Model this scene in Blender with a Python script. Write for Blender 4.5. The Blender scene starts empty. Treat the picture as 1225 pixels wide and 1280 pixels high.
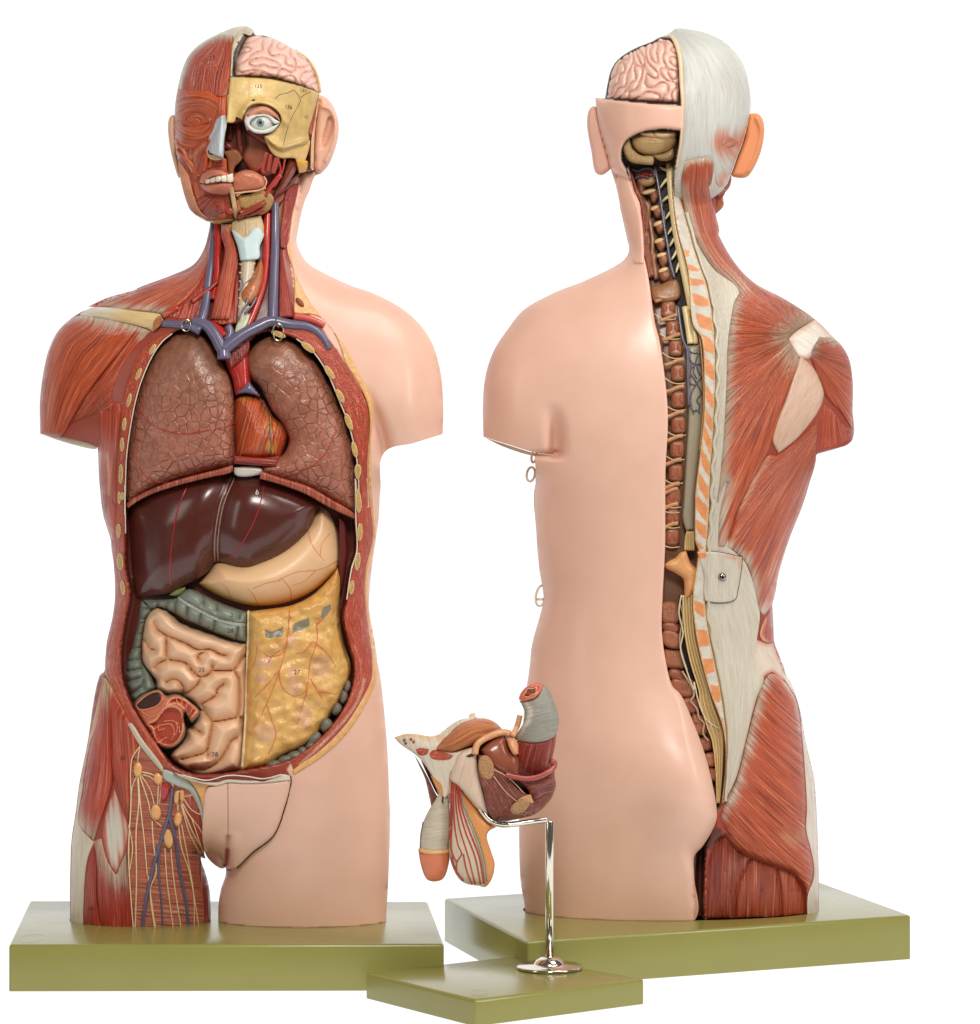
import bpy, math, random
import numpy as np
from mathutils.geometry import delaunay_2d_cdt
from mathutils import Vector

random.seed(7)
RNG = np.random.RandomState(11)
SC = bpy.context.scene
COL = SC.collection

# ------------------------------------------------------------------ camera, world, lights, exposure
CX, CY, FPX, HC, CAMD = 612.5, 550.0, 3871.0, 0.5177, 3.0      # pixel scale of the photograph, camera height and distance
U = 0.000775                                                    # metres per photograph pixel at the models
cam_d = bpy.data.cameras.new('camera')
cam = bpy.data.objects.new('camera', cam_d); COL.objects.link(cam)
cam.location = (0, -CAMD, HC); cam.rotation_euler = (math.radians(90), 0, 0)
cam_d.sensor_fit = 'HORIZONTAL'; cam_d.sensor_width = 36.0
cam_d.lens = FPX / 1225.0 * 36.0
cam_d.shift_x = 0.0
cam_d.shift_y = -(640.0 - CY) / 1280.0
cam_d.clip_start = 0.05; cam_d.clip_end = 60
SC.camera = cam

world = bpy.data.worlds.new('World'); SC.world = world; world.use_nodes = True
wb = world.node_tree.nodes['Background']
wb.inputs['Color'].default_value = (1.0, 0.985, 0.96, 1); wb.inputs['Strength'].default_value = 0.10

def area(name, loc, target, sx, sy, power, col=(1, 1, 1)):
    l = bpy.data.lights.new(name, 'AREA'); l.shape = 'RECTANGLE'; l.size = sx; l.size_y = sy
    l.energy = power; l.color = col
    o = bpy.data.objects.new(name, l); COL.objects.link(o); o.location = loc
    o.rotation_euler = (Vector(target) - Vector(loc)).to_track_quat('-Z', 'Y').to_euler()
    return o
area('key_softbox', (0.1, -2.1, 1.95), (0.0, 0.05, 0.5), 0.6, 0.6, 39, (1, 0.965, 0.91))
area('top_softbox', (0.75, -0.55, 2.0), (0.1, 0.1, 0.45), 0.7, 0.7, 13, (1, 0.98, 0.95))
area('left_softbox', (-1.7, -1.3, 1.0), (-0.1, 0.1, 0.55), 0.4, 1.1, 4.5, (1, 0.97, 0.93))
area('side_softbox', (1.75, -1.1, 1.2), (0.15, 0.1, 0.55), 0.4, 1.1, 13, (1, 0.97, 0.93))

SC.view_settings.view_transform = 'Standard'; SC.view_settings.look = 'None'
SC.view_settings.exposure = 0.0; SC.view_settings.gamma = 1.0
SC.view_settings.use_curve_mapping = False
SC.render.engine = 'CYCLES'
SC.cycles.max_bounces = 5; SC.cycles.diffuse_bounces = 3; SC.cycles.glossy_bounces = 3
SC.cycles.caustics_reflective = False; SC.cycles.caustics_refractive = False
SC.cycles.use_denoising = True

# ------------------------------------------------------------------ small maths
FR = dict(HEAD=(190, 20, .2187), FACE=(200, 130, .1796), CHEST=(30, 240, .4327), ABD=(110, 560, .3436), LEGS=(0, 840, .4571),
          NECK=(240, 230, .1718), SH=(40, 360, .2030), THI=(80, 900, .2449), INT=(130, 730, .1953), OMN=(300, 740, .1875),
          BHEAD=(720, 20, .2187), BTOP=(590, 240, .4082), BMID=(640, 600, .3593), BLOW=(440, 830, .5878), BNECK=(770, 140, .2030),
          SP1=(810, 380, .2033), SP2=(810, 620, .2033), BGL=(820, 840, .25), PEL=(480, 840, .2109), PX=(0, 0, 1.0))

def P(frame, s):
    """points measured on an enlarged crop, as an array in photograph pixels"""
    x0, y0, k = FR[frame]
    a = np.array([[float(t) for t in q.split(',')] for q in s.split()])
    return a * k + np.array([x0, y0])

def cat(*a): return np.concatenate(a)

def lin(r, g, b):
    c = np.array([r, g, b], float) / 255
    return np.where(c <= .04045, c / 12.92, ((c + .055) / 1.055) ** 2.4)

def spline(p, closed, step):
    """centripetal-ish Catmull-Rom through p, resampled at about `step`"""
    p = np.asarray(p, float); n = len(p)
    out = []
    m = n if closed else n - 1
    for i in range(m):
        if closed: a, b, c, d = p[(i-1) % n], p[i], p[(i+1) % n], p[(i+2) % n]
        else: a, b, c, d = p[max(i-1, 0)], p[i], p[i+1], p[min(i+2, n-1)]
        L = np.linalg.norm(c - b)
        t1 = (c - a); t2 = (d - b)
        l1 = np.linalg.norm(t1) + 1e-9; l2 = np.linalg.norm(t2) + 1e-9
        t1 = t1 * min(1, L / l1); t2 = t2 * min(1, L / l2)
        ca = np.dot(b - a, c - b) / ((np.linalg.norm(b-a) + 1e-9) * (L + 1e-9))
        cb = np.dot(c - b, d - c) / ((np.linalg.norm(d-c) + 1e-9) * (L + 1e-9))
        if ca < 0.32: t1 = (c - b) * .6
        if cb < 0.32: t2 = (c - b) * .6
        k = max(2, int(L / step * 1.5) + 1)
        t = np.linspace(0, 1, k, endpoint=False)[:, None]
        out.append((2*t**3 - 3*t**2 + 1)*b + (t**3 - 2*t**2 + t)*t1 + (-2*t**3 + 3*t**2)*c + (t**3 - t**2)*t2)
    q = np.concatenate(out + ([] if closed else [p[-1:]]))
    if closed: q = np.concatenate([q, q[:1]])
    s = np.concatenate([[0], np.cumsum(np.linalg.norm(np.diff(q, axis=0), axis=1))])
    m = max(3 if closed else 2, int(round(s[-1] / step)) + (0 if closed else 1))
    tt = np.linspace(0, s[-1], m, endpoint=not closed)
    return np.stack([np.interp(tt, s, q[:, 0]), np.interp(tt, s, q[:, 1])], 1)

def inside(x, y, poly):
    r = np.zeros(x.shape, bool)
    x1, y1 = poly[-1]
    for x2, y2 in poly:
        if y1 != y2:
            c = ((y1 > y) != (y2 > y)) & (x < (x2 - x1) * (y - y1) / (y2 - y1) + x1)
            r ^= c
        x1, y1 = x2, y2
    return r

def dist(x, y, line):
    """distance to a densely sampled polyline"""
    x = np.asarray(x); y = np.asarray(y)
    sh = x.shape; x = x.ravel(); y = y.ravel()
    o = np.empty(len(x)); ch = max(1, int(3e6 / max(1, len(line))))
    for i in range(0, len(x), ch):
        d = (x[i:i+ch, None] - line[None, :, 0])**2 + (y[i:i+ch, None] - line[None, :, 1])**2
        o[i:i+ch] = d.min(1)
    return np.sqrt(o).reshape(sh)

def ddist(x, y, lines, step=1.0):
    d = np.full(np.shape(x), 1e9)
    for l in lines: d = np.minimum(d, dist(x, y, spline(l, False, step)))
    return d

def dome(R, H, p=2.0):
    return lambda x, y, d: H * np.sqrt(np.clip(1 - (1 - np.clip(d / R, 0, 1)) ** p, 0, 1))

def smooth(a, b, t):
    t = np.clip((t - a) / (b - a), 0, 1); return t * t * (3 - 2 * t)

_T1 = np.random.RandomState(5).rand(4096)
def feather(u, k=.42):
    """smooth 1-D noise across the fibres, -1..1"""
    v = np.asarray(u)*k + 900; i = np.floor(v).astype(int); f = v - i; f = f*f*(3-2*f)
    a = _T1[i % 4096]*(1-f) + _T1[(i+1) % 4096]*f
    return a*2 - 1
def tendon(c, x, y, ten, fib, step=2.0):
    for (ln, w, tc) in (ten or []):
        n = feather(fib(x, y)[0])*.38 if fib else 0
        t = smooth(1.25, -.05, dist(x, y, spline(ln, False, step))/w + n)[:, None]
        c = c*(1-t) + tc*t
    return c

class Field:
    """a smooth inflated body over an outline: sqrt of the Poisson solution, sampled bilinearly"""
    def __init__(s, outline, k, g=3.0, cap=None):
        o = spline(outline, True, 4.0)
        s.x0, s.y0 = o.min(0) - 3*g; s.g = g
        w, h = (o.max(0) - o.min(0)) / g + 7
        s.w, s.h = int(w), int(h)
        lv = [4, 2, 1]; phi = None
        for m in lv:
            gg = g * m; W, H = s.w // m + 2, s.h // m + 2
            X, Y = np.meshgrid(s.x0 + np.arange(W) * gg, s.y0 + np.arange(H) * gg)
            M = inside(X, Y, o)
            if phi is None: f = np.zeros((H, W))
            else:
                f = s._samp(phi, pg, X, Y)
            f[~M] = 0; par = (np.add.outer(np.arange(H), np.arange(W)) % 2).astype(bool)
            it = 300 if m == 4 else 160
            om = 1.9 if m == 4 else 1.85
            for k_ in range(it):
                for q in (0, 1):
                    n = np.zeros_like(f)
                    n[1:-1, 1:-1] = (f[:-2, 1:-1] + f[2:, 1:-1] + f[1:-1, :-2] + f[1:-1, 2:] + 2*gg*gg) / 4   # laplace = -2
                    sel = M & (par == bool(q))
                    f[sel] += om * (n[sel] - f[sel])
            phi = f; pg = gg
        s.phi = np.maximum(phi, 0); s.k = k; s.o = o; s.cap = cap
        # strip of half width w -> sqrt(phi)= sqrt(w^2-x^2)
    def _samp(s, A, g, x, y):
        u = np.clip((np.asarray(x) - s.x0) / g, 0, A.shape[1] - 1.001); v = np.clip((np.asarray(y) - s.y0) / g, 0, A.shape[0] - 1.001)
        i = u.astype(int); j = v.astype(int); u = u - i; v = v - j
        return (A[j, i]*(1-u) + A[j, i+1]*u)*(1-v) + (A[j+1, i]*(1-u) + A[j+1, i+1]*u)*v
    def __call__(s, x, y):
        h = s.k * np.sqrt(np.maximum(s._samp(s.phi, s.g, x, y), 0))
        if s.cap: h = s.cap * np.tanh(h / s.cap * 1.15)
        return h

def waves(n, k, seed, spread=.15):
    r = np.random.RandomState(seed); a = r.uniform(0, 2*math.pi, n); p = r.uniform(0, 2*math.pi, n); kk = k * (1 + spread * r.randn(n))
    def f(x, y):
        o = np.zeros(np.shape(x))
        for i in range(n): o = o + np.cos(kk[i]*(np.cos(a[i])*x + np.sin(a[i])*y) + p[i])
        return o * math.sqrt(2.0 / n)
    return f

# ------------------------------------------------------------------ fibre directions: (u across, v along) in pixels
def f_dir(deg):
    c, s = math.cos(math.radians(deg)), math.sin(math.radians(deg))
    return lambda x, y: (-s*x + c*y, c*x + s*y)
def f_fan(cx, cy, r0=90.):
    return lambda x, y: (np.arctan2(y-cy, x-cx)*r0, np.hypot(x-cx, y-cy))
def f_ring(cx, cy, sx=1., sy=1.):
    return lambda x, y: (np.hypot((x-cx)/sx, (y-cy)/sy), np.arctan2((y-cy)/sy, (x-cx)/sx)*30)
def f_between(a, b, width=None):
    A = spline(a, False, 1.5); B = spline(b, False, 1.5)
    w = width or np.mean(dist(A[:, 0], A[:, 1], B)) * 1.0
    def f(x, y):
        da, db = dist(x, y, A), dist(x, y, B)
        c = (A[0] + B[0]) / 2; e = (A[-1] + B[-1]) / 2; t = (e - c) / (np.linalg.norm(e - c) + 1e-9)
        return da / (da + db + 1e-6) * w, (x - c[0])*t[0] + (y - c[1])*t[1]
    return f

# ------------------------------------------------------------------ materials
def mat(name, rough=.42, coat=.25, crough=.16, streak=0., sscale=(.42, .018), sbump=0., mottle=0., mscale=90., mbump=0., fine=0., cells=0., cscale=110.,
        metal=0., light=0.3, dark=.55, tint=None, rvar=1.):
    m = bpy.data.materials.new(name); m.use_nodes = True
    nt = m.node_tree; N = nt.nodes; L = nt.links
    b = N['Principled BSDF']
    b.inputs['Roughness'].default_value = rough; b.inputs['Metallic'].default_value = metal
    b.inputs['Coat Weight'].default_value = coat; b.inputs['Coat Roughness'].default_value = crough
    at = N.new('ShaderNodeAttribute'); at.attribute_name = 'Col'
    col = at.outputs['Color']; bump = None
    def math_(op, a, c):
        n = N.new('ShaderNodeMath'); n.operation = op
        for i, v in ((0, a), (1, c)):
            if isinstance(v, (int, float)): n.inputs[i].default_value = v
            else: L.new(v, n.inputs[i])
        return n.outputs[0]
    def mix(bt, fac, a, c):
        n = N.new('ShaderNodeMix'); n.data_type = 'RGBA'; n.blend_type = bt
        for i, v in ((0, fac), (6, a), (7, c)):
            if isinstance(v, (int, float)): n.inputs[i].default_value = v
            elif isinstance(v, tuple): n.inputs[i].default_value = (*v, 1)
            else: L.new(v, n.inputs[i])
        return n.outputs[2]
    def ramp(v, *st):
        n = N.new('ShaderNodeValToRGB'); e = n.color_ramp.elements
        e[0].position, e[0].color = st[0][0], (*(st[0][1],)*3, 1); e[1].position, e[1].color = st[-1][0], (*(st[-1][1],)*3, 1)
        for p_, c_ in st[1:-1]:
            q = e.new(p_); q.color = (c_, c_, c_, 1)
        L.new(v, n.inputs[0]); return n.outputs[0]
    def addb(h, dst):
        nonlocal bump
        n = N.new('ShaderNodeBump'); n.inputs['Distance'].default_value = dst; n.inputs['Strength'].default_value = 1.0
        L.new(h, n.inputs['Height'])
        if bump is not None: L.new(bump, n.inputs['Normal'])
        bump = n.outputs[0]
    if tint: col = mix('MULTIPLY', 1., col, tint)
    tc = N.new('ShaderNodeTexCoord')
    rn = N.new('ShaderNodeTexNoise'); rn.inputs['Scale'].default_value = 34; rn.inputs['Detail'].default_value = 6; rn.inputs['Roughness'].default_value = .7
    L.new(tc.outputs['Object'], rn.inputs['Vector'])
    rm = N.new('ShaderNodeMapRange'); rm.inputs['From Min'].default_value = .35; rm.inputs['From Max'].default_value = .68
    rm.inputs['To Min'].default_value = rough*(1 - .15*rvar); rm.inputs['To Max'].default_value = rough*(1 + .3*rvar) + (.02 if metal else .04)*rvar
    L.new(rn.outputs[0], rm.inputs['Value']); L.new(rm.outputs[0], b.inputs['Roughness'])
    if streak:
        fa = N.new('ShaderNodeAttribute'); fa.attribute_name = 'fib'
        mp = N.new('ShaderNodeMapping'); mp.inputs['Scale'].default_value = (sscale[0], sscale[1], 1)
        L.new(fa.outputs['Vector'], mp.inputs['Vector'])
        n1 = N.new('ShaderNodeTexNoise'); n1.inputs['Scale'].default_value = 1; n1.inputs['Detail'].default_value = 4; n1.inputs['Roughness'].default_value = .62
        L.new(mp.outputs[0], n1.inputs['Vector'])
        mp2 = N.new('ShaderNodeMapping'); mp2.inputs['Scale'].default_value = (sscale[0]*.22, sscale[1]*.6, 1); mp2.inputs['Location'].default_value = (3, 7, 2)
        L.new(fa.outputs['Vector'], mp2.inputs['Vector'])
        n2 = N.new('ShaderNodeTexNoise'); n2.inputs['Scale'].default_value = 1; n2.inputs['Detail'].default_value = 2
        L.new(mp2.outputs[0], n2.inputs['Vector'])
        d = ramp(n1.outputs[0], (.34, 0.), (.50, 1.))
        col = mix('MULTIPLY', mix('MIX', math_('MULTIPLY', math_('SUBTRACT', 1., d), streak), (1, 1, 1), (dark, dark*.8, dark*.8)), col, col) if False else \
              mix('MIX', math_('MULTIPLY', math_('SUBTRACT', 1., d), streak), col, mix('MULTIPLY', 1., col, (dark, dark*.70, dark*.62)))
        hl = ramp(n1.outputs[0], (.56, 0.), (.66, 1.))
        col = mix('MIX', math_('MULTIPLY', hl, light*streak), col, mix('SCREEN', 1., col, (.46, .26, .15)))
        col = mix('MIX', math_('MULTIPLY', ramp(n2.outputs[0], (.35, 1.), (.6, 0.)), .55*streak), col, mix('MULTIPLY', 1., col, (.68, .56, .52)))
        if sbump: addb(n1.outputs[0], sbump)
    if mottle:
        n = N.new('ShaderNodeTexNoise'); n.inputs['Scale'].default_value = mscale; n.inputs['Detail'].default_value = 4
        L.new(tc.outputs['Object'], n.inputs['Vector'])
        col = mix('MIX', math_('MULTIPLY', ramp(n.outputs[0], (.32, 1.), (.62, 0.)), mottle), col, mix('MULTIPLY', 1., col, (.55, .42, .40)))
        if mbump: addb(n.outputs[0], mbump)
    if cells:
        v = N.new('ShaderNodeTexVoronoi'); v.feature = 'DISTANCE_TO_EDGE'; v.inputs['Scale'].default_value = cscale
        nn = N.new('ShaderNodeTexNoise'); nn.inputs['Scale'].default_value = 60; nn.inputs['Detail'].default_value = 3
        L.new(tc.outputs['Object'], nn.inputs['Vector'])
        va = N.new('ShaderNodeVectorMath'); va.operation = 'SCALE'; L.new(nn.outputs['Color'], va.inputs[0]); va.inputs['Scale'].default_value = .006
        vb = N.new('ShaderNodeVectorMath'); vb.operation = 'ADD'; L.new(tc.outputs['Object'], vb.inputs[0]); L.new(va.outputs[0], vb.inputs[1])
        L.new(vb.outputs[0], v.inputs['Vector'])
        ca = N.new('ShaderNodeAttribute'); ca.attribute_name = 'fib'      # x = how marked the cells are
        sx = N.new('ShaderNodeSeparateXYZ'); L.new(ca.outputs['Vector'], sx.inputs[0])
        e = ramp(v.outputs[0], (.0, 1.), (.07, 0.))
        n5 = N.new('ShaderNodeTexNoise'); n5.inputs['Scale'].default_value = 26; n5.inputs['Detail'].default_value = 3; L.new(tc.outputs['Object'], n5.inputs['Vector'])
        w2 = math_('MULTIPLY', sx.outputs[0], ramp(n5.outputs[0], (.34, .2), (.52, 1.)))
        w_ = math_('MULTIPLY', e, w2)
        col = mix('MIX', math_('MULTIPLY', w_, cells), col, mix('MULTIPLY', 1., col, (.74, .50, .46)))
        ed = ramp(v.outputs[0], (.0, 0.), (.10, 1.))
        addb(math_('MULTIPLY', ed, w2), .0010)
    if fine:
        n = N.new('ShaderNodeTexNoise'); n.inputs['Scale'].default_value = 700; n.inputs['Detail'].default_value = 2
        L.new(tc.outputs['Object'], n.inputs['Vector']); addb(n.outputs[0], fine)
    L.new(col, b.inputs['Base Color'])
    if bump is not None: L.new(bump, b.inputs['Normal']); L.new(bump, b.inputs['Coat Normal'])
    b.inputs['Specular IOR Level'].default_value = .38
    return m

M = dict(
    skin=mat('painted_skin', .42, .32, crough=.2, mottle=.10, mscale=28, fine=.00005),
    muscle=mat('painted_muscle', .33, .42, streak=.95, sscale=(.40, .012), sbump=.0024, light=.75, dark=.42, tint=(.90, .80, .74)),
    pale_fibre=mat('painted_fascia', .33, .3, streak=.42, sscale=(.5, .03), sbump=.0007, light=.2, dark=.72),
    cut=mat('painted_cut_muscle', .36, .3, streak=.7, sscale=(.6, .06), sbump=.0009, mottle=.5, mscale=420, mbump=.0012, light=1.0),
    plain=mat('painted_resin', .36, .3, mottle=.12, mscale=120, mbump=.0003),
    gloss=mat('glossy_resin', .24, .45, mottle=.10, mscale=70),
    bone=mat('painted_bone', .42, .2, mottle=.35, mscale=110, mbump=.0009),
    sponge=mat('spongy_bone', .5, .1, mottle=.85, mscale=900, mbump=.0016),
    lung=mat('painted_lung', .36, .3, mottle=.55, mscale=140, mbump=.0009, cells=.65, cscale=105, fine=.00012),
    fat=mat('painted_fat', .34, .35, mottle=.35, mscale=150, mbump=.0016),
    gut=mat('painted_gut', .36, .25, mottle=.06, mscale=50),
    colon=mat('painted_colon', .40, .25, mottle=.35, mscale=130, mbump=.0007),
    dark=mat('dark_hollow', .6, .0, mottle=.3),
    metal=mat('chrome', .10, 0, metal=1.0),
    green=mat('green_lacquer', .24, .35, mottle=.06, mscale=25, fine=.00002, rvar=.3),
    ink=mat('black_ink', .6, 0),
    clear=mat('milky_plastic', .2, .4),
)

# ------------------------------------------------------------------ object building
def wpos(x, y, d):
    return np.stack([(x - CX) * d / FPX, d - CAMD, HC + (CY - y) * d / FPX], -1)

class Model:
    def __init__(s, d0, root): s.d0 = d0; s.root = root; s.o = np.array(root.location); s.ysc = 1.0
    def w(s, x, y, h): return wpos(np.asarray(x, float), np.asarray(y, float), s.d0 - np.asarray(h, float) * U) - s.o

def empty(name, loc, label, cat_, group=None):
    o = bpy.data.objects.new(name, None); COL.objects.link(o); o.location = loc; o.empty_display_size = .05
    o['label'] = label; o['category'] = cat_
    if group: o['group'] = group
    return o

def link(name, V, Fc, m, parent, col=None, fib=None, smooth_=True, label=None):
    me = bpy.data.meshes.new(name)
    tri = isinstance(Fc, np.ndarray)
    if tri:
        nf = len(Fc); me.vertices.add(len(V)); me.vertices.foreach_set('co', np.asarray(V, np.float32).ravel())
        me.loops.add(nf*3); me.polygons.add(nf)
        me.loops.foreach_set('vertex_index', Fc.astype(np.int32).ravel())
        me.polygons.foreach_set('loop_start', np.arange(0, nf*3, 3, dtype=np.int32))
        me.update(calc_edges=True); me.validate()
    else:
        me.from_pydata([tuple(v) for v in V], [], Fc); me.update()
    n = len(me.vertices)
    c = np.ones((n, 4), np.float32)
    if col is not None: c[:, :3] = np.broadcast_to(np.asarray(col, np.float32), (n, 3))
    a = me.attributes.new('Col', 'FLOAT_COLOR', 'POINT'); a.data.foreach_set('color', c.ravel())
    if fib is not None:
        a = me.attributes.new('fib', 'FLOAT_VECTOR', 'POINT'); a.data.foreach_set('vector', np.asarray(fib, np.float32).ravel())
    me.polygons.foreach_set('use_smooth', [smooth_] * len(me.polygons))
    me.materials.append(M[m] if isinstance(m, str) else m)
    o = bpy.data.objects.new(name, me); COL.objects.link(o)
    if parent is not None: o.parent = parent
    if label: o['label'] = label
    return o

def sheet(md, name, outline, top, base=0., thick=14., step=2.2, m='plain', col=(.5, .5, .5), fib=None, parent=None, closed_back=None,
          rings=(.6, 1.6, 3.2), sharp=False, zmin=None, holes=(), label=None):
    """a solid over a closed outline: front = base + top, back = base - thick (or closed_back); outline edges are walls"""
    o = spline(outline, True, step) if not sharp else _dense(outline, step)
    hs = [spline(h_, True, step) for h_ in holes]
    allb = np.concatenate([o] + hs)
    lo, hi = o.min(0), o.max(0)
    sx = step; sy = step * .866
    gx = np.arange(lo[0], hi[0] + sx, sx); gy = np.arange(lo[1], hi[1] + sy, sy)
    X, Y = np.meshgrid(gx, gy); X = X + (np.arange(len(gy)) % 2)[:, None] * sx / 2
    X = X.ravel() + RNG.uniform(-.08, .08, X.size) * step; Y = Y.ravel() + RNG.uniform(-.08, .08, Y.size) * step
    k = inside(X, Y, o)
    for h_ in hs: k &= ~inside(X, Y, h_)
    X, Y = X[k], Y[k]
    rr = [r for r in rings]
    lim = (rr[-1] if rr else 0) + step * .5
    if len(X):
        dd = dist(X, Y, allb); k = dd > lim; X, Y = X[k], Y[k]
    px = [X]; py = [Y]
    for lp, sg in [(o, 1)] + [(h_, -1) for h_ in hs]:
        A = np.sum(lp[:, 0]*np.roll(lp[:, 1], -1) - np.roll(lp[:, 0], -1)*lp[:, 1])
        t = np.roll(lp, -1, 0) - np.roll(lp, 1, 0); t /= np.linalg.norm(t, axis=1)[:, None] + 1e-9
        nrm = np.stack([-t[:, 1], t[:, 0]], 1) * (1 if A > 0 else -1) * sg
        for r in rr:
            q = lp + nrm * r
            k = (dist(q[:, 0], q[:, 1], allb) > r * .82) & inside(q[:, 0], q[:, 1], o)
            px.append(q[k, 0]); py.append(q[k, 1])
    X = np.concatenate([allb[:, 0]] + px); Y = np.concatenate([allb[:, 1]] + py)
    ed = []; n0 = 0
    for lp in [o] + hs:
        n = len(lp); ed += [(n0 + i, n0 + (i+1) % n) for i in range(n)]; n0 += n
    r = delaunay_2d_cdt([Vector((a, b)) for a, b in zip(X, Y)], ed, [], 0, 1e-4)
    V = np.array([(v.x, v.y) for v in r[0]]); T = np.array([f for f in r[2] if len(f) == 3], int)
    cx = V[T].mean(1)
    k = inside(cx[:, 0], cx[:, 1], o)
    for h_ in hs: k &= ~inside(cx[:, 0], cx[:, 1], h_)
    T = T[k]
    used = np.unique(T); rm = -np.ones(len(V), int); rm[used] = np.arange(len(used)); V = V[used]; T = rm[T]
    x, y = V[:, 0], V[:, 1]
    a2 = (V[T[:, 1]] - V[T[:, 0]]); b2 = (V[T[:, 2]] - V[T[:, 0]])
    fl = (a2[:, 0]*b2[:, 1] - a2[:, 1]*b2[:, 0]) < 0
    T[fl] = T[fl][:, ::-1]            # positive area in pixel coords (y down): as seen by the camera this winding faces it after flip below
    d = dist(x, y, allb)
    d[d < 1e-3] = 0
    bs = base(x, y) if callable(base) else np.full(len(x), float(base))
    tp = bs + (top(x, y, d) if callable(top) else top)
    bk = closed_back(x, y, d) if closed_back else bs - thick
    bk = np.minimum(bk, tp - .02)
    nv = len(V)
    e = np.concatenate([T[:, [0, 1]], T[:, [1, 2]], T[:, [2, 0]]])
    key = np.sort(e, 1); key = key[:, 0] * nv + key[:, 1]
    _, inv, cnt = np.unique(key, return_inverse=True, return_counts=True)
    be = e[cnt[inv] == 1]
    F1 = T[:, ::-1]; F2 = T + nv
    F3 = np.concatenate([np.stack([be[:, 0], be[:, 1], be[:, 1] + nv], 1), np.stack([be[:, 0], be[:, 1] + nv, be[:, 0] + nv], 1)])
    P1 = md.w(x, y, tp); P2 = md.w(x, y, bk)
    VV = np.concatenate([P1, P2])
    if zmin is not None: VV[:, 2] = np.maximum(VV[:, 2], zmin - md.o[2])
    c = col(x, y, d) if callable(col) else np.broadcast_to(np.asarray(col), (nv, 3))
    fb = None
    if fib is not None:
        u, v = fib(x, y); fb = np.stack([u, v, np.zeros(nv)], 1); fb = np.concatenate([fb, fb])
    ob = link(name, VV, np.concatenate([F1, F2, F3]), m, parent or md.root, np.concatenate([c, c]), fb, label=label)
    # keep the wall edges crisp when there is a wall
    if thick and not closed_back:
        me = ob.data
        sm = np.ones(len(me.polygons), bool); sm[len(F1) + len(F2):] = False
        if len(me.polygons) == len(F1) + len(F2) + len(F3): me.polygons.foreach_set('use_smooth', sm)
        me.set_sharp_from_angle(angle=math.radians(62))
    return ob

def _dense(p, step):
    out = []
    n = len(p)
    for i in range(n):
        a, b = p[i], p[(i+1) % n]; k = max(1, int(round(np.linalg.norm(b-a) / step)))
        out.append(a + (b-a) * np.linspace(0, 1, k, endpoint=False)[:, None])
    return np.concatenate(out)

def tubes(md, name, paths, hf=0., m='gloss', col=(.5, .5, .5), parent=None, step=2.5, sides=10, off=.3, flat=1., label=None, closed=False):
    """round cords along paths [(points, r0, r1)], lying on height hf; one mesh"""
    VV = []; FF = []; n0 = 0
    for pth in paths:
        pts, r0, r1 = pth[:3]
        q = spline(pts, closed, step)
        n = len(q); r = np.linspace(r0, r1, n)
        h = (hf(q[:, 0], q[:, 1]) if callable(hf) else np.full(n, float(hf))) + r * off
        if len(pth) > 3: h = h + np.interp(np.linspace(0, 1, n), np.linspace(0, 1, len(pth[3])), pth[3])
        c = np.stack([q[:, 0], q[:, 1], h], 1)
        t = (np.roll(c, -1, 0) - np.roll(c, 1, 0)) if closed else np.gradient(c, axis=0)
        t /= np.linalg.norm(t, axis=1)[:, None] + 1e-9
        up = np.array([0, 0, 1.0]); s = np.cross(t, up)
        bad = np.linalg.norm(s, axis=1) < .05; s[bad] = np.array([1, 0, 0]); s /= np.linalg.norm(s, axis=1)[:, None]
        b = np.cross(s, t)
        a = np.linspace(0, 2*math.pi, sides, endpoint=False)
        ring = c[:, None] + r[:, None, None] * (np.cos(a)[None, :, None]*s[:, None] + flat*np.sin(a)[None, :, None]*b[:, None])
        ring = ring.reshape(-1, 3)
        VV.append(ring)
        for i in range(n if closed else n - 1):
            for j in range(sides):
                A = n0 + i*sides + j; B = n0 + i*sides + (j+1) % sides; C_ = n0 + ((i+1) % n)*sides
                FF.append((A, B, C_ + (j+1) % sides, C_ + j))
        if not closed:
            FF.append(tuple(n0 + j for j in range(sides))[::-1]); FF.append(tuple(n0 + (n-1)*sides + j for j in range(sides)))
        n0 += n * sides
    V = np.concatenate(VV)
    o = link(name, md.w(V[:, 0], V[:, 1], V[:, 2]), FF, m, parent or md.root, col, np.stack([V[:, 0]*0, V[:, 1], V[:, 0]*0], 1), label=label)
    return o

def blob(md, name, x, y, rx, ry, h, rh, m='plain', col=(.5, .5, .5), rot=0., parent=None, seg=24, jitter=0., label=None):
    V = []; FF = []; c, s = math.cos(math.radians(rot)), math.sin(math.radians(rot)); rings = seg // 2
    for i in range(rings + 1):
        th = math.pi * i / rings
        for j in range(seg):
            a = 2*math.pi*j/seg
            u, v, w = rx*math.sin(th)*math.cos(a), ry*math.sin(th)*math.sin(a), rh*math.cos(th)
            k = 1 + jitter*math.sin(3*a + 2*th)
            V.append((x + (c*u - s*v)*k, y + (s*u + c*v)*k, h + w))
    for i in range(rings):
        for j in range(seg):
            FF.append((i*seg + j, (i+1)*seg + j, (i+1)*seg + (j+1) % seg, i*seg + (j+1) % seg))
    V = np.array(V)
    return link(name, md.w(V[:, 0], V[:, 1], V[:, 2]), FF, m, parent or md.root, col, label=label)

def ell(x, y, rx, ry, rot=0., n=16):
    a = np.linspace(0, 2*math.pi, n, endpoint=False); c, s = math.cos(math.radians(rot)), math.sin(math.radians(rot))
    return np.stack([x + c*rx*np.cos(a) - s*ry*np.sin(a), y + s*rx*np.cos(a) + c*ry*np.sin(a)], 1)

def ribbon(a, b): return np.concatenate([np.asarray(a), np.asarray(b)[::-1]])

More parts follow.
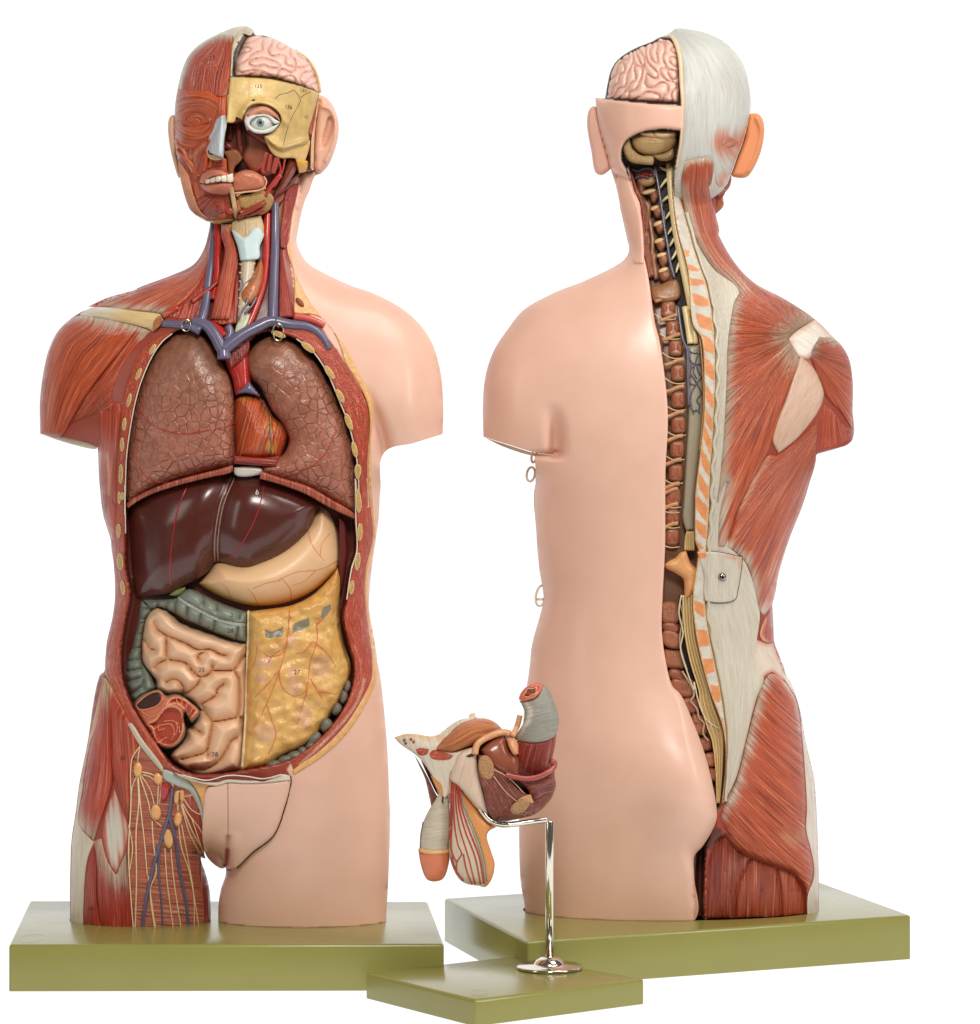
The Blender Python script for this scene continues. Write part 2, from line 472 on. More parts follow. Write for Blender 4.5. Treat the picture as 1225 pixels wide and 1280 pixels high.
def number(md, txt, x, y, size, hf, parent=None, rot=0., col=(.03, .02, .02), off=.35):
    """printed number lying on the surface"""
    cu = bpy.data.curves.new('printed_number', 'FONT'); cu.body = txt; cu.size = 1.0; cu.align_x = 'CENTER'; cu.align_y = 'CENTER'; cu.resolution_u = 3
    t = bpy.data.objects.new('tmp', cu); COL.objects.link(t)
    dg = bpy.context.evaluated_depsgraph_get(); me = bpy.data.meshes.new_from_object(t.evaluated_get(dg))
    V = np.array([v.co[:] for v in me.vertices]); FF = [tuple(p.vertices) for p in me.polygons]
    bpy.data.objects.remove(t); bpy.data.meshes.remove(me); bpy.data.curves.remove(cu)
    c, s = math.cos(math.radians(rot)), math.sin(math.radians(rot))
    u, v = V[:, 0]*size, -V[:, 1]*size
    X = x + c*u - s*v; Y = y + s*u + c*v
    h = (hf(X, Y) if callable(hf) else np.full(len(X), float(hf))) + off
    return link('printed_number', md.w(X, Y, h), FF, 'ink', parent or md.root, col, smooth_=False)

def top_of(ob, md):
    """height of an already built sheet, sampled from its front vertices"""
    n = len(ob.data.vertices); co = np.empty(n*3); ob.data.vertices.foreach_get('co', co); co = co.reshape(-1, 3) + md.o
    d = co[:, 1] + CAMD; x = co[:, 0]*FPX/d + CX; y = CY - (co[:, 2] - HC)*FPX/d; h = (md.d0 - d) / U
    n2 = n // 2; x, y, h = x[:n2], y[:n2], h[:n2]
    def f(X, Y):
        X = np.asarray(X, float).ravel(); Y = np.asarray(Y, float).ravel(); o = np.empty(len(X))
        for i in range(0, len(X), 200):
            dd = (X[i:i+200, None] - x)**2 + (Y[i:i+200, None] - y)**2
            k = np.argpartition(dd, 3, 1)[:, :3]; w = 1 / (np.take_along_axis(dd, k, 1) + .05)
            o[i:i+200] = (h[k]*w).sum(1) / w.sum(1)
        return o
    return f
# ------------------------------------------------------------------ setting: white sweep with an added glow
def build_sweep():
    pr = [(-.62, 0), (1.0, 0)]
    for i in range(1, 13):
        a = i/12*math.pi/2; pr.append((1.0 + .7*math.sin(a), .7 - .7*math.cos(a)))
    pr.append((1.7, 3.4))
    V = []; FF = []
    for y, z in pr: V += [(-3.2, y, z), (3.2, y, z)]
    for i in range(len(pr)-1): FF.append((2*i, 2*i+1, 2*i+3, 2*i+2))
    m = bpy.data.materials.new('glowing_white'); m.use_nodes = True; b = m.node_tree.nodes['Principled BSDF']
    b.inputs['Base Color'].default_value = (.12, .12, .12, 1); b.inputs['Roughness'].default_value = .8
    b.inputs['Emission Color'].default_value = (1, 1, 1, 1); b.inputs['Emission Strength'].default_value = 1.0  # added glow: keeps the ground pure white and washes out contact shadows
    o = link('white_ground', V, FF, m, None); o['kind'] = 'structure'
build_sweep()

# ------------------------------------------------------------------ green boards
def floor_pt(px, py, z):
    d = FPX * (HC - z) / (py - CY); return np.array([(px - CX)*d/FPX, d - CAMD, z])
def board(name, corners, zt, label, stamp=None):
    T = np.array([floor_pt(a, b, zt) for a, b in corners]); c = T.mean(0); c[2] = .001
    root_loc = c.copy()
    import bmesh
    bm = bmesh.new()
    lo = [bm.verts.new((*(p[:2] - c[:2]), 0)) for p in T]; hi = [bm.verts.new((*(p[:2] - c[:2]), zt - .001)) for p in T]
    n = len(T)
    bm.faces.new(hi); bm.faces.new(lo[::-1])
    for i in range(n): bm.faces.new((lo[i], lo[(i+1) % n], hi[(i+1) % n], hi[i]))
    bmesh.ops.recalc_face_normals(bm, faces=bm.faces)
    bmesh.ops.bevel(bm, geom=[e for e in bm.edges if max(e.verts[0].co.z, e.verts[1].co.z) > .01], offset=.0032, segments=4, profile=.5, affect='EDGES')
    me = bpy.data.meshes.new(name); bm.to_mesh(me); bm.free()
    a = me.attributes.new('Col', 'FLOAT_COLOR', 'POINT'); cc = np.ones((len(me.vertices), 4), np.float32); cc[:, :3] = lin(141, 137, 71)
    a.data.foreach_set('color', cc.ravel()); me.polygons.foreach_set('use_smooth', [True]*len(me.polygons)); me.set_sharp_from_angle(angle=math.radians(40))
    me.materials.append(M['green'])
    o = bpy.data.objects.new(name, me); COL.objects.link(o); o.location = root_loc
    o['label'] = label; o['category'] = 'board'
    return o, T
ZT = .045
bd1, _ = board('display_board', [(11, 1177), (555, 1176), (535, 1123), (37, 1122)], ZT, 'wide green lacquered board under the front-facing torso with open organs')
bd2, _ = board('display_board', [(555, 1119), (658.8, 1173), (1139, 1140), (1001.6, 1090)], ZT, 'green lacquered board set at an angle under the torso turned backwards')
ZS = .0245
bd3, T3 = board('display_board', [(456.5, 1212), (594, 1246), (806, 1219), (643, 1191)], ZS, 'smallest green board at the front, carrying the chrome stand')
def embossed(md_z, px, py, parent, r=14):
    # oval maker's ring pressed into the lacquer
    pts = []
    c = floor_pt(px, py, md_z); V = []; FF = []; n = 40
    k = r*U
    for i in range(n):
        a = 2*math.pi*i/n
        for rr, z in ((1.0, .0), (.96, .0004), (.92, .0)):
            V.append((c[0] + k*rr*math.cos(a) - parent.location[0], c[1] + k*2.0*rr*math.sin(a) - parent.location[1], md_z - .0002 + z - parent.location[2]))
    for i in range(n):
        for q in range(2): FF.append((i*3+q, ((i+1) % n)*3+q, ((i+1) % n)*3+q+1, i*3+q+1))
    link('stamped_ring', V, FF, 'green', parent, lin(120, 112, 60))
embossed(ZT, 40, 1169.5, bd1, 16); embossed(ZS, 599, 1237.5, bd3, 10)

# ================================================================== FRONT TORSO
R1 = empty('anatomical_torso', (floor_pt(300, 1150, ZT)[0], .06, ZT), 'life-size anatomical torso facing forward, half skin and half bare muscle, chest and belly open', 'anatomical model')
F = Model(3.07, R1)
SKIN = lin(230, 185, 163); MUS = lin(212, 96, 50); MUSD = lin(150, 48, 34); TEN = lin(212, 204, 184); FATC = lin(226, 178, 104); VEIN = lin(104, 98, 122)
ART = lin(186, 46, 36); BONEC = lin(222, 190, 128); CREAM = lin(232, 208, 158)

neck_r = P('NECK', '760,330 762,400 775,450 840,550 950,620 1164,720')
shoulder_r = P('CHEST', '1000,280 1080,320 1140,370 1180,430 1203,510 1211,600 1210,690')
stump_r = P('CHEST', '1130,715 1040,745')
side_r = cat(P('CHEST', '1030,850 1025,925'), P('ABD', '1065,100 1057,250 1045,330 1032,430 1025,500 1022,600 1035,700 1060,800 1078,950 1090,1100 1097,1280'),
             P('LEGS', '1067,370 1066,450 1062,560 1055,690'))
leg_r = P('PX', '481,1200 380,1210 274,1200')
crotch = P('LEGS', '597,640 603,590 618,535')
crotch2 = P('PX', '274,1062 256,1060 251,1068')
leg_l = cat(P('THI', '720,770 742,870 747,1020'), P('PX', '263,1190 178,1205 88,1195'))
side_l = cat(P('THI', '33,1020 30,900 32,750 38,600 60,450 80,300 120,100'), P('LEGS', '258,60 273,0'), P('ABD', '60,800 68,700 90,600 98,530 95,430 82,320 55,230 42,120 36,0'))
stump_l = P('SH', '402,900 405,965 330,925 50,880')
shoulder_l = P('SH', '48,700 55,600 75,470 100,370 150,260 215,190 300,130 370,105 500,45 640,0')
neck_l = P('CHEST', '325,270 430,230 490,200 520,155 535,100')
NECKTOP = P('PX', '266,262 300,225 345,210 382,208 390,215 384,235 378,255')
OUT1 = cat(neck_r, shoulder_r, stump_r, side_r, leg_r, crotch, crotch2, leg_l, side_l, stump_l, shoulder_l, neck_l, NECKTOP)
# the inflated body ignores the flat cuts of arms and neck: it is grown over a longer outline
OUT1x = cat(P('PX', '372,180'), neck_r, shoulder_r, P('PX', '552,600 512,625 489,590'), side_r, P('PX', '481,1330 380,1340 274,1330'), crotch, crotch2, leg_l[:3], P('PX', '263,1330 178,1335 88,1330'), side_l, P('PX', '112,600 88,620 52,600'), shoulder_l, neck_l, P('PX', '264,180'))
BODY1 = Field(OUT1x, .60)
B1 = lambda x, y: BODY1(x, y)

# cavity outline (inner edge of the cut wall)
CAVL = cat(P('CHEST', '455,385 425,400 395,425 365,470 335,540 318,600 303,680 293,760 290,850 288,925'), P('ABD', '130,120 133,300 135,420 150,520 132,620 118,720 122,830 160,930 230,1040 290,1130'))
CAVR = cat(P('CHEST', '740,398 790,415 840,455 880,515 910,585 938,655 958,730 968,800 970,900'), P('ABD', '976,100 978,250 982,360 962,430 945,540 932,600 950,690 972,780 965,850 935,930 880,1010 800,1085 735,1125'))
CAVB = P('ABD', '520,1172 400,1180 330,1160')
CAVT = P('CHEST', '690,395 600,440 520,385')
CAV = cat(CAVT[::-1], CAVR, CAVB, CAVL[::-1])
NECKCAV = P('NECK', '150,270 250,240 480,210 640,120 700,60 660,430 640,560 700,800 740,960 640,1060 400,1120 230,1200 60,1000 60,900 110,700 130,520')
cavo = spline(CAV, True, 2.0); ncavo = spline(NECKCAV, True, 2.0)
def carve1(x, y, d):
    h = BODY1(x, y)
    i = inside(x, y, cavo); dc = dist(x, y, cavo); t = np.where(i, smooth(0, 5, dc), 0)
    h = h * (1 - .52*t)
    i = inside(x, y, ncavo); dc = dist(x, y, ncavo); t = np.where(i, smooth(0, 4, dc), 0)
    h = h - 12*t
    ax = spline(P('CHEST', '1042,748 1034,700 1020,655 1005,610 990,560'), False, 1.5)         # fold between arm and chest
    h = h - 20*smooth(470, 545, y)*np.exp(-(dist(x, y, ax)/9)**2)
    return np.maximum(h + 10*np.exp(-((x-512)/26)**2 - ((y-500)/60)**2)*smooth(0, 12, h), 0)
divider = cat(P('PX', '370,180 364,258 361,300 366,340 372,372 392,394'), P('CHEST', '870,400 945,520 980,640 978,850'), P('ABD', '1000,100 1015,300 992,420 990,520 1000,650 1020,760 1010,860 915,1000 825,1090 730,1150'), P('THI', '1155,290 1130,420 1070,570 960,660 880,730 830,760'), P('PX', '274,1100 270,1250 600,1250 600,150'))
divo = spline(divider, True, 3.0)
def bodycol1(x, y, d):
    c = np.tile(lin(150, 62, 44), (len(x), 1)).astype(float)
    c[inside(x, y, divo)] = SKIN
    k = inside(x, y, cavo) & (dist(x, y, cavo) > .8); c[k] = lin(96, 38, 28)
    k = inside(x, y, ncavo); c[k] = lin(112, 36, 26)
    return c
shell = sheet(F, 'body_shell', OUT1, lambda x, y, d: carve1(x, y, d), 0, 0, 3.0, 'skin', bodycol1, closed_back=lambda x, y, d: -.85*BODY1(x, y) * np.ones(len(x)), rings=(.5, 1.2, 2.4, 4.2), zmin=ZT)

onb = lambda off: (lambda x, y: BODY1(x, y) + off)
edge = lambda R, H: (lambda x, y, d: H * (1 - (1 - np.clip(d/R, 0, 1))**2)**.5 - H)      # edges roll down, plateau at the base height
def musc(md, name, out, fib, off=2., roll=(5, 4), col=MUS, m='muscle', base=None, step=2.0, thick=12, ten=None, parent=None, bulge=0., label=None):
    """a muscle lying on the body. ten: [(polyline, width, colour)] where fibres whiten into tendon"""
    def cf(x, y, d):
        c = np.tile(np.asarray(col, float), (len(x), 1))
        return tendon(c, x, y, ten, fib)
    b = base or onb(0)
    tp = (lambda x, y, d: off + edge(*roll)(x, y, d) + (bulge*np.sqrt(np.clip(1-(1-np.clip(d/25., 0, 1))**2, 0, 1)) if bulge else 0))
    return sheet(md, name, out, tp, b, thick, step, m, cf, fib, parent, label=label)

# ---------------- left shoulder
trap = cat(P('CHEST', '540,90 535,130 515,178 478,218 428,234 325,272 240,297 185,322'), P('SH', '660,122 790,142'), P('CHEST', '400,350 470,300 520,230 545,150'))
musc(F, 'trapezius_muscle', trap, f_between(P('CHEST', '545,90 520,178 428,236 180,322'), P('CHEST', '550,150 500,260 400,350'), 60), 3, (4, 4), ten=[(P('SH', '500,100 660,125 790,140'), 12, TEN)])
d_out = P('SH', '292,150 215,190 150,260 100,370 75,470 55,600 47,700 50,880 110,890 180,893 230,820 330,650 480,450 640,250 652,215 480,175 400,160')
def delt_h(x, y, d): return 6*dome(26, 1)(x, y, d) - 3
DELT = Field(cat(P('SH', '290,130 215,190 150,260 100,370 75,470 55,600 47,700 45,1150 420,1150 600,700 760,250 600,120')), .72)
dbase = lambda x, y: np.maximum(DELT(x, y), BODY1(x, y))
musc(F, 'deltoid_muscle', d_out, f_between(P('SH', '290,155 150,260 75,470 50,700 60,880'), P('SH', '652,215 480,450 330,650 190,890'), 95), 5, (6, 6), base=dbase, bulge=9, ten=[(P('SH', '290,150 400,160 480,175 650,215'), 14, TEN)], thick=30)
pec = P('SH', '652,215 735,245 700,280 600,400 545,490 495,620 495,690 490,740 420,748 330,782 240,822 190,885 235,815 330,650 480,450')
musc(F, 'pectoral_muscle', pec, f_fan(*P('SH', '200,900')[0], 200), 3.5, (5, 5), base=dbase, ten=[(P('SH', '652,215 735,245 690,290'), 9, TEN)], thick=26, col=lin(200, 90, 56))
cutp = P('SH', '742,250 695,290 605,405 552,495 503,625 500,690 496,742 540,755 556,640 590,540 640,440 710,330 780,285 860,262 900,238 820,232')
musc(F, 'cut_pectoral_edge', cutp, f_between(P('SH', '742,250 552,495 496,742'), P('SH', '860,262 640,440 545,755'), 20), -1, (3, 3), col=lin(118, 34, 28), m='cut', base=lambda x, y: BODY1(x, y), thick=18)
biceps = P('SH', '190,890 240,822 330,782 410,755 418,800 406,962 330,925')
musc(F, 'arm_muscle', biceps, f_between(P('SH', '240,822 190,895'), P('SH', '410,755 400,965'), 40), 0, (5, 6), base=lambda x, y: np.maximum(DELT(x, y), BODY1(x, y)) - 1, col=lin(186, 80, 50), thick=24)
musc(F, 'arm_cut_face', P('SH', '52,878 180,893 330,925 405,962 392,974 300,958 150,915'), f_dir(10), 0, (2, 2), base=lambda x, y: np.maximum(DELT(x, y), BODY1(x, y))*.7, col=lin(226, 214, 190), m='bone', thick=20)
acro = P('SH', '295,140 330,118 380,100 500,100 650,122 795,142 808,165 800,200 745,250 735,242 650,215 480,178 400,162 300,156')
musc(F, 'collar_bone', acro, f_dir(8), 5, (9, 5), base=lambda x, y: np.maximum(BODY1(x, y), DELT(x, y)*.9), col=lin(224, 196, 140), m='pale_fibre', ten=[(P('SH', '300,140 440,130'), 22, lin(222, 218, 204))], thick=20)
sheet(F, 'bone_marrow', ell(*P('SH', '772,193')[0], 4.5, 9, 28), lambda x, y, d: 9.0, B1, 4, 1.5, 'sponge', lin(186, 122, 70))

# ---------------- left flank and cut chest wall
lat = cat(P('SH', '405,690 500,680 545,700 540,900'), P('ABD', '105,40 104,160 100,260'), P('ABD', '96,330 84,322 56,230 43,120 37,0'), P('SH', '412,960'))
musc(F, 'flank_muscle', lat, f_between(P('SH', '410,760 410,1280'), P('SH', '545,760 530,1280'), 26), 2, (4, 4), col=lin(190, 78, 50), ten=[(P('SH', '460,1000 475,1130 470,1250'), 3, lin(230, 160, 120))])
wall_l_out = cat(P('SH', '860,240 700,330 625,450 560,640 545,760 540,900'), P('ABD', '105,40 104,160 98,260 84,330 96,430 99,530 91,600 69,700 61,800'), P('ABD', '70,830 110,925 165,1035 245,1135 300,1160'))
wall_l = cat(wall_l_out, CAVL[::-1][:-1])
musc(F, 'cut_wall_edge', wall_l, f_between(wall_l_out, CAVL, 22), 1, (2, 2.5), col=lin(190, 76, 46), m='cut', thick=40, step=2.0,
     ten=[(P('ABD', '118,540 100,640 90,720 95,810 140,910 200,1010 280,1120'), 2.2, lin(214, 116, 84)), (P('ABD', '84,700 82,810 130,920'), 2, lin(220, 140, 100)), (P('ABD', '60,800 110,925 165,1035 245,1135'), 3, lin(214, 176, 130))])
wall_r_out = cat(P('CHEST', '760,365 840,385 885,420 930,490 962,540 990,600 998,660 993,780 996,900'), P('ABD', '1016,100 1035,250 1038,320 1014,420 1008,510 1016,600 1030,700 1036,760 1032,830 1000,900 935,1000 845,1090 745,1160'))
wall_r = cat(wall_r_out, CAVR[::-1])
musc(F, 'cut_wall_edge', wall_r, f_between(wall_r_out, CAVR, 24), 1, (2, 2.5), col=lin(190, 74, 46), m='cut', thick=40, step=2.0,
     ten=[(P('OMN', '760,330 800,420 805,520 760,660 700,760 560,920'), 1.6, lin(226, 150, 120)), (P('OMN', '830,560 790,690 700,830 560,980 400,1130'), 2.6, lin(232, 206, 180))])
# yellow fat line between skin and muscle, on the skin side
fat_in = cat(P('NECK', '745,-20 738,60 730,150 710,270 690,440 740,640 740,930 860,925 960,965 1060,1110'), P('CHEST', '930,487 962,537 991,600 999,660 994,780 997,900'), P('ABD', '1017,100 1036,250 1039,320 1015,420 1009,510 1017,600 1031,700 1037,760 1033,830 1001,900 936,1000 846,1090 746,1160'))
fat_out = cat(P('NECK', '768,-20 752,60 745,150 728,270 712,400 745,600 800,730 880,870 1020,1035 1120,1170'), P('CHEST', '972,522 1000,580 1009,640 1004,690 1003,780 1006,900'), P('ABD', '1024,100 1044,250 1048,320 1024,420 1018,510 1026,600 1044,700 1052,770 1047,840 1015,915 950,1018 858,1108 750,1178'))
fat = ribbon(fat_in, fat_out)
sheet(F, 'fat_layer', fat, lambda x, y, d: 2.0 + edge(2, 1.5)(x, y, d), B1, 20, 1.8, 'fat', lambda x, y, d: np.where((np.sin(y*.35) > 2)[:, None], FATC, lin(228, 176, 112)) + 0*x[:, None])
# ribs cut across
for fr, s in (('SH', [(742, 360, 38, 15, -60), (655, 512, 42, 13, -66), (598, 672, 45, 12, -78), (568, 820, 42, 13, -84), (554, 945, 46, 13, -88), (546, 1130, 60, 13, -88), (556, 1262, 26, 12, -90)]),
              ('ABD', [(113, 170, 24, 6, 90), (111, 290, 27, 8, 90), (116, 402, 32, 12, 86), (126, 497, 28, 8, 84)]),
              ('CHEST', [(735, 402, 22, 8, 20), (820, 440, 24, 9, 38), (882, 512, 24, 9, 55), (913, 580, 22, 9, 62), (938, 655, 26, 9, 70), (955, 735, 24, 8, 78), (963, 800, 22, 8, 86), (966, 885, 34, 8, 88)]),
              ('ABD', [(986, 70, 22, 8, 90), (988, 190, 26, 8, 88), (989, 295, 34, 10, 92), (981, 402, 34, 10, 96), (959, 497, 27, 9, 96), (120, 70, 24, 7, 90)])):
    x0, y0, k = FR[fr]
    for (a, b, ra, rb, an) in s:
        e = ell(a*k + x0, b*k + y0, ra*k, rb*k, an, 14)
        sheet(F, 'cut_rib', e, lambda x, y, d: 3.0 + edge(1.6, 1.2)(x, y, d), B1, 10, 1.3, 'sponge', lambda x, y, d: np.where((d > 1.0)[:, None], lin(218, 176, 96), lin(240, 222, 170)))
tubes(F, 'pleura_edge', [(CAVR[1:14] + [-1.2, 0], .9, .9), (CAVL[1:12] + [1.2, 0], .8, .8)], lambda x, y: BODY1(x, y) - 1.5, 'plain', lin(226, 214, 190))

# ---------------- neck
musc(F, 'cut_neck_muscle', P('NECK', '700,0 785,-30 765,60 742,150 720,270 703,400 680,450 640,440 640,330 655,220 670,100'), f_dir(100), 4, (3, 3), col=lin(164, 52, 40), m='cut')
musc(F, 'scalene_muscle', P('NECK', '640,430 660,450 680,560 715,760 742,950 630,955 632,700'), f_between(P('NECK', '640,430 632,955'), P('NECK', '665,450 742,950'), 22), 1, (4, 4), col=lin(178, 58, 40))
musc(F, 'scalene_muscle', P('CHEST', '552,95 545,180 530,240 505,320 490,365 420,358 405,345 480,290 520,215 535,140'), f_between(P('CHEST', '540,100 400,345'), P('CHEST', '552,100 490,365'), 40), 1, (4, 4), col=lin(190, 66, 46))
tubes(F, 'neck_artery', [(P('NECK', '185,262 190,400 182,520 180,640 150,820'), 4.6, 4.6), (P('NECK', '550,190 545,350 540,520 520,700 470,860 420,980 380,1060'), 4.5, 5), (P('NECK', '150,980 190,1040 240,1090'), 7, 8)], lambda x, y: BODY1(x, y) - 7, 'gloss', ART)
tubes(F, 'neck_vein', [(P('NECK', '150,262 148,400 135,560 112,740 90,900 60,1000'), 2.6, 6.6), (P('NECK', '606,110 606,300 604,450 597,620 592,800 588,960'), 5.0, 6.6)], lambda x, y: BODY1(x, y) - 3, 'gloss', VEIN)
tubes(F, 'central_vein', [(P('NECK', '640,985 570,975 490,1010 390,1060 290,1130 225,1185'), 6.5, 8.5), (P('NECK', '0,985 60,990 110,1010 160,1070 205,1150 228,1190 232,1250'), 6.5, 8.5), (P('NECK', '260,1010 280,1060 250,1120'), 5, 5),
                          (P('CHEST', '398,372 440,374 480,378 510,392'), 4.6, 6), (P('NECK', '600,975 720,1000 830,1012 915,1055 970,1120 1000,1180'), 6.8, 4)], lambda x, y: BODY1(x, y) - 1, 'gloss', VEIN, off=.4)
musc(F, 'throat_muscle', P('NECK', '320,600 340,700 322,995 200,1000 150,965 270,960 300,800'), f_dir(92), 5, (3, 3), col=lin(176, 62, 42))
musc(F, 'throat_muscle', P('NECK', '212,268 290,268 283,330 325,450 336,550 312,700 280,940 262,965 140,962 150,880 190,700 238,470 212,350'), f_between(P('NECK', '212,268 238,470 140,962'), P('NECK', '290,268 336,550 275,962'), 26), 8, (5, 5), col=lin(204, 92, 54), ten=[(P('NECK', '215,265 290,265'), 14, lin(224, 180, 150))], bulge=2)
tubes(F, 'thin_neck_muscle', [(P('NECK', '185,690 130,740 60,790 0,835'), 2.2, 4.2), (P('CHEST', '445,325 420,338 400,350'), 4.0, 4.5)], lambda x, y: BODY1(x, y) + 1, 'muscle', lin(196, 76, 50))
musc(F, 'throat_membrane', P('NECK', '300,250 500,205 525,300 500,370 370,400 310,350 285,312'), f_dir(90), 7, (3, 3), col=lin(196, 168, 120), m='pale_fibre', thick=20)
def thy(x, y, d):
    c = P('NECK', '375,370 400,530')
    return 14 + edge(3, 3)(x, y, d) - .30*dist(x, y, spline(c, False, 1.0))
sheet(F, 'throat_cartilage', P('NECK', '283,308 325,328 370,372 410,345 440,300 490,280 517,312 525,350 495,430 490,515 440,530 350,535 332,440 300,350'), thy, B1, 20, 1.8, 'plain', lin(192, 212, 212))
tubes(F, 'windpipe', [(P('NECK', '408,520 400,640 385,760 372,880 360,1000'), 9.5, 6)], lambda x, y: BODY1(x, y) - 4, 'plain', lin(206, 190, 160), step=1.6)
tubes(F, 'windpipe_ring', [(P('NECK', f'{345+i*-2},{560+i*62} 400,{572+i*62} {460-i*9},{556+i*62}'), 1.2, 1.2) for i in range(7)], lambda x, y: BODY1(x, y) + 3, 'plain', lin(212, 206, 184))
sheet(F, 'thyroid_gland', P('NECK', '505,525 520,600 503,720 470,800 425,852 365,835 355,755 400,690 450,620 478,560'), dome(9, 8), lambda x, y: BODY1(x, y) + 1, 10, 1.6, 'fat', lin(182, 108, 62))
tubes(F, 'thyroid_vein', [(P('NECK', '350,650 370,700 345,760'), .9, .8), (P('NECK', '475,640 400,690 360,740'), .8, .7), (P('NECK', '410,810 390,860 360,910 340,960'), 1.6, 1.2), (P('NECK', '470,800 430,870 380,920'), 1.5, 1.2)], lambda x, y: BODY1(x, y) + 7, 'gloss', VEIN)
musc(F, 'thymus_remnant', P('NECK', '325,1000 380,950 425,915 395,1010 310,1082'), f_dir(120), 5, (2, 2), col=lin(196, 200, 168), m='plain', thick=14)
blob(F, 'cut_muscle_stump', *P('NECK', '785,845')[0], 4.0, 8.0, BODY1(*P('NECK', '785,845')[0]) + 1, 4, 'cut', lin(160, 70, 44), rot=-35)
tubes(F, 'artery_stub', [(P('NECK', '740,940 830,955 905,980 960,1010'), 5.5, 4)], lambda x, y: BODY1(x, y) - .5, 'gloss', lin(206, 84, 72))
for fr, cx, cy, rx, ry in (('NECK', 627, 1055, 38, 62), ('CHEST', 468, 376, 13, 17)):
    x0, y0, k = FR[fr]
    hb = float(BODY1(cx*k + x0, cy*k + y0))
    tubes(F, 'wire_loop', [(ell(cx*k + x0, cy*k + y0, rx*k, ry*k), .85, .85)], hb + 8, 'metal', lin(224, 214, 190), closed=True, step=1.2)
    tubes(F, 'loop_peg', [(np.array([[cx*k + x0, cy*k + y0 - ry*k + 1.5], [cx*k + x0, cy*k + y0 - ry*k + 4.5]]), 1.8, 1.8)], hb + 6, 'metal', lin(160, 140, 110))
    if fr == 'CHEST': pass

# aorta arch behind the heart
sheet(F, 'great_artery', P('CHEST', '582,478 610,440 650,450 655,520 652,565 610,580 600,530'), dome(12, 16), lambda x, y: BODY1(x, y)*.72, 20, 2.0, 'gloss', lin(178, 44, 34))
musc(F, 'chest_floor_muscle', P('CHEST', '520,390 560,370 600,400 640,380 650,450 600,500 560,450'), f_dir(80), -6, (3, 3), col=lin(150, 40, 30))

# ================================================================== organs (each lifts out)
def organ_h(field, fr, R, ex=0.):
    return lambda x, y, d: field(x, y)*(1-fr)*np.sqrt(np.clip(1-(1-np.clip(d/R, 0, 1))**2, 0, 1)) + ex*0
def organ(name, label, cat_, out, fr=.5, R=45, ex=0, m='plain', col=(.5,)*3, step=2.2, fib=None, groove=None, thick=8):
    c = spline(out, True, 4).mean(0)
    loc = np.array(wpos(c[0], c[1], 3.07))
    root = empty(name, loc, label, cat_)
    md = Model(3.07, root)
    tp = lambda x, y, d: BODY1(x, y)*(1-fr)*np.sqrt(np.clip(1-(1-np.clip(d/R, 0, 1))**2, 0, 1)) + ex + (groove(x, y, d) if groove else 0)
    return root, md, tp, (lambda x, y: BODY1(x, y)*fr)

def lung_col(cells_y0, cells_y1):
    def f(x, y, d):
        t = smooth(cells_y0, cells_y1, y)[:, None]
        n = (waves(8, .035, 3)(x, y) * .5 + .5).clip(0, 1)[:, None]*.5
        return lin(152, 98, 74)*(1-t)*(1-n*.4) + lin(170, 108, 86)*t + lin(116, 92, 74)*n*.4*(1-t)
    return f
def lung_cells(y0, y1): return lambda x, y: (smooth(y0, y1, y), y*0)
# left lung of the picture
lo = P('CHEST', '455,393 500,394 540,428 570,478 595,530 607,590 608,680 604,780 560,793 480,813 400,837 340,863 300,893 295,870 297,800 301,720 310,650 325,580 345,520 370,465 400,425 430,402')
r, md, tp, bs = organ('lung', 'mottled brown lung on the left, two fissures crossing it, beside the muscle side', 'lung', lo, .70, 40)
lung = sheet(md, 'lung_lobes', lo, tp, bs, 10, 2.2, 'lung', lung_col(430, 540), lung_cells(440, 520))
lh = top_of(lung, md)
tubes(md, 'lobe_fissure', [(P('CHEST', '335,615 355,650 400,678 460,690 530,680 605,662'), .7, .7), (P('CHEST', '318,730 335,790 370,825 420,830'), .7, .6)], lh, 'gloss', lin(170, 56, 44))
dia_u = P('CHEST', '604,779 560,792 480,812 400,836 340,862 297,890'); dia_l = P('CHEST', '600,800 540,815 460,835 380,860 330,884 300,906')
musc(md, 'diaphragm_edge', ribbon(dia_u, dia_l), f_dir(88), 0, (3, 4), col=lin(182, 92, 66), base=lambda x, y: BODY1(x, y) - 2, thick=20)
ro = P('CHEST', '642,475 660,440 692,414 730,406 780,424 830,465 870,522 903,585 932,652 952,722 960,790 963,870 962,925 900,890 850,862 780,837 690,812 682,785 705,765 742,754 760,728 764,700 745,660 716,622 700,590 680,555 650,520')
r, md, tp, bs = organ('lung', 'mottled brown lung on the right with a notch curving round the heart', 'lung', ro, .70, 40)
lung2 = sheet(md, 'lung_lobes', ro, tp, bs, 10, 2.2, 'lung', lung_col(430, 540), lung_cells(430, 500))
lh = top_of(lung2, md)
tubes(md, 'lobe_fissure', [(P('CHEST', '905,655 890,710 860,760 810,795 740,815'), .7, .6)], lh, 'gloss', lin(170, 56, 44))
du = cat(P('CHEST', '684,797'), P('ABD', '700,96 800,128 890,178 974,230')); dl = cat(P('ABD', '624,101 700,122 790,156 880,206 973,250'))
musc(md, 'diaphragm_edge', ribbon(du, dl), f_dir(92), 0, (3, 4), col=lin(182, 92, 66), base=lambda x, y: BODY1(x, y) - 2, thick=20)
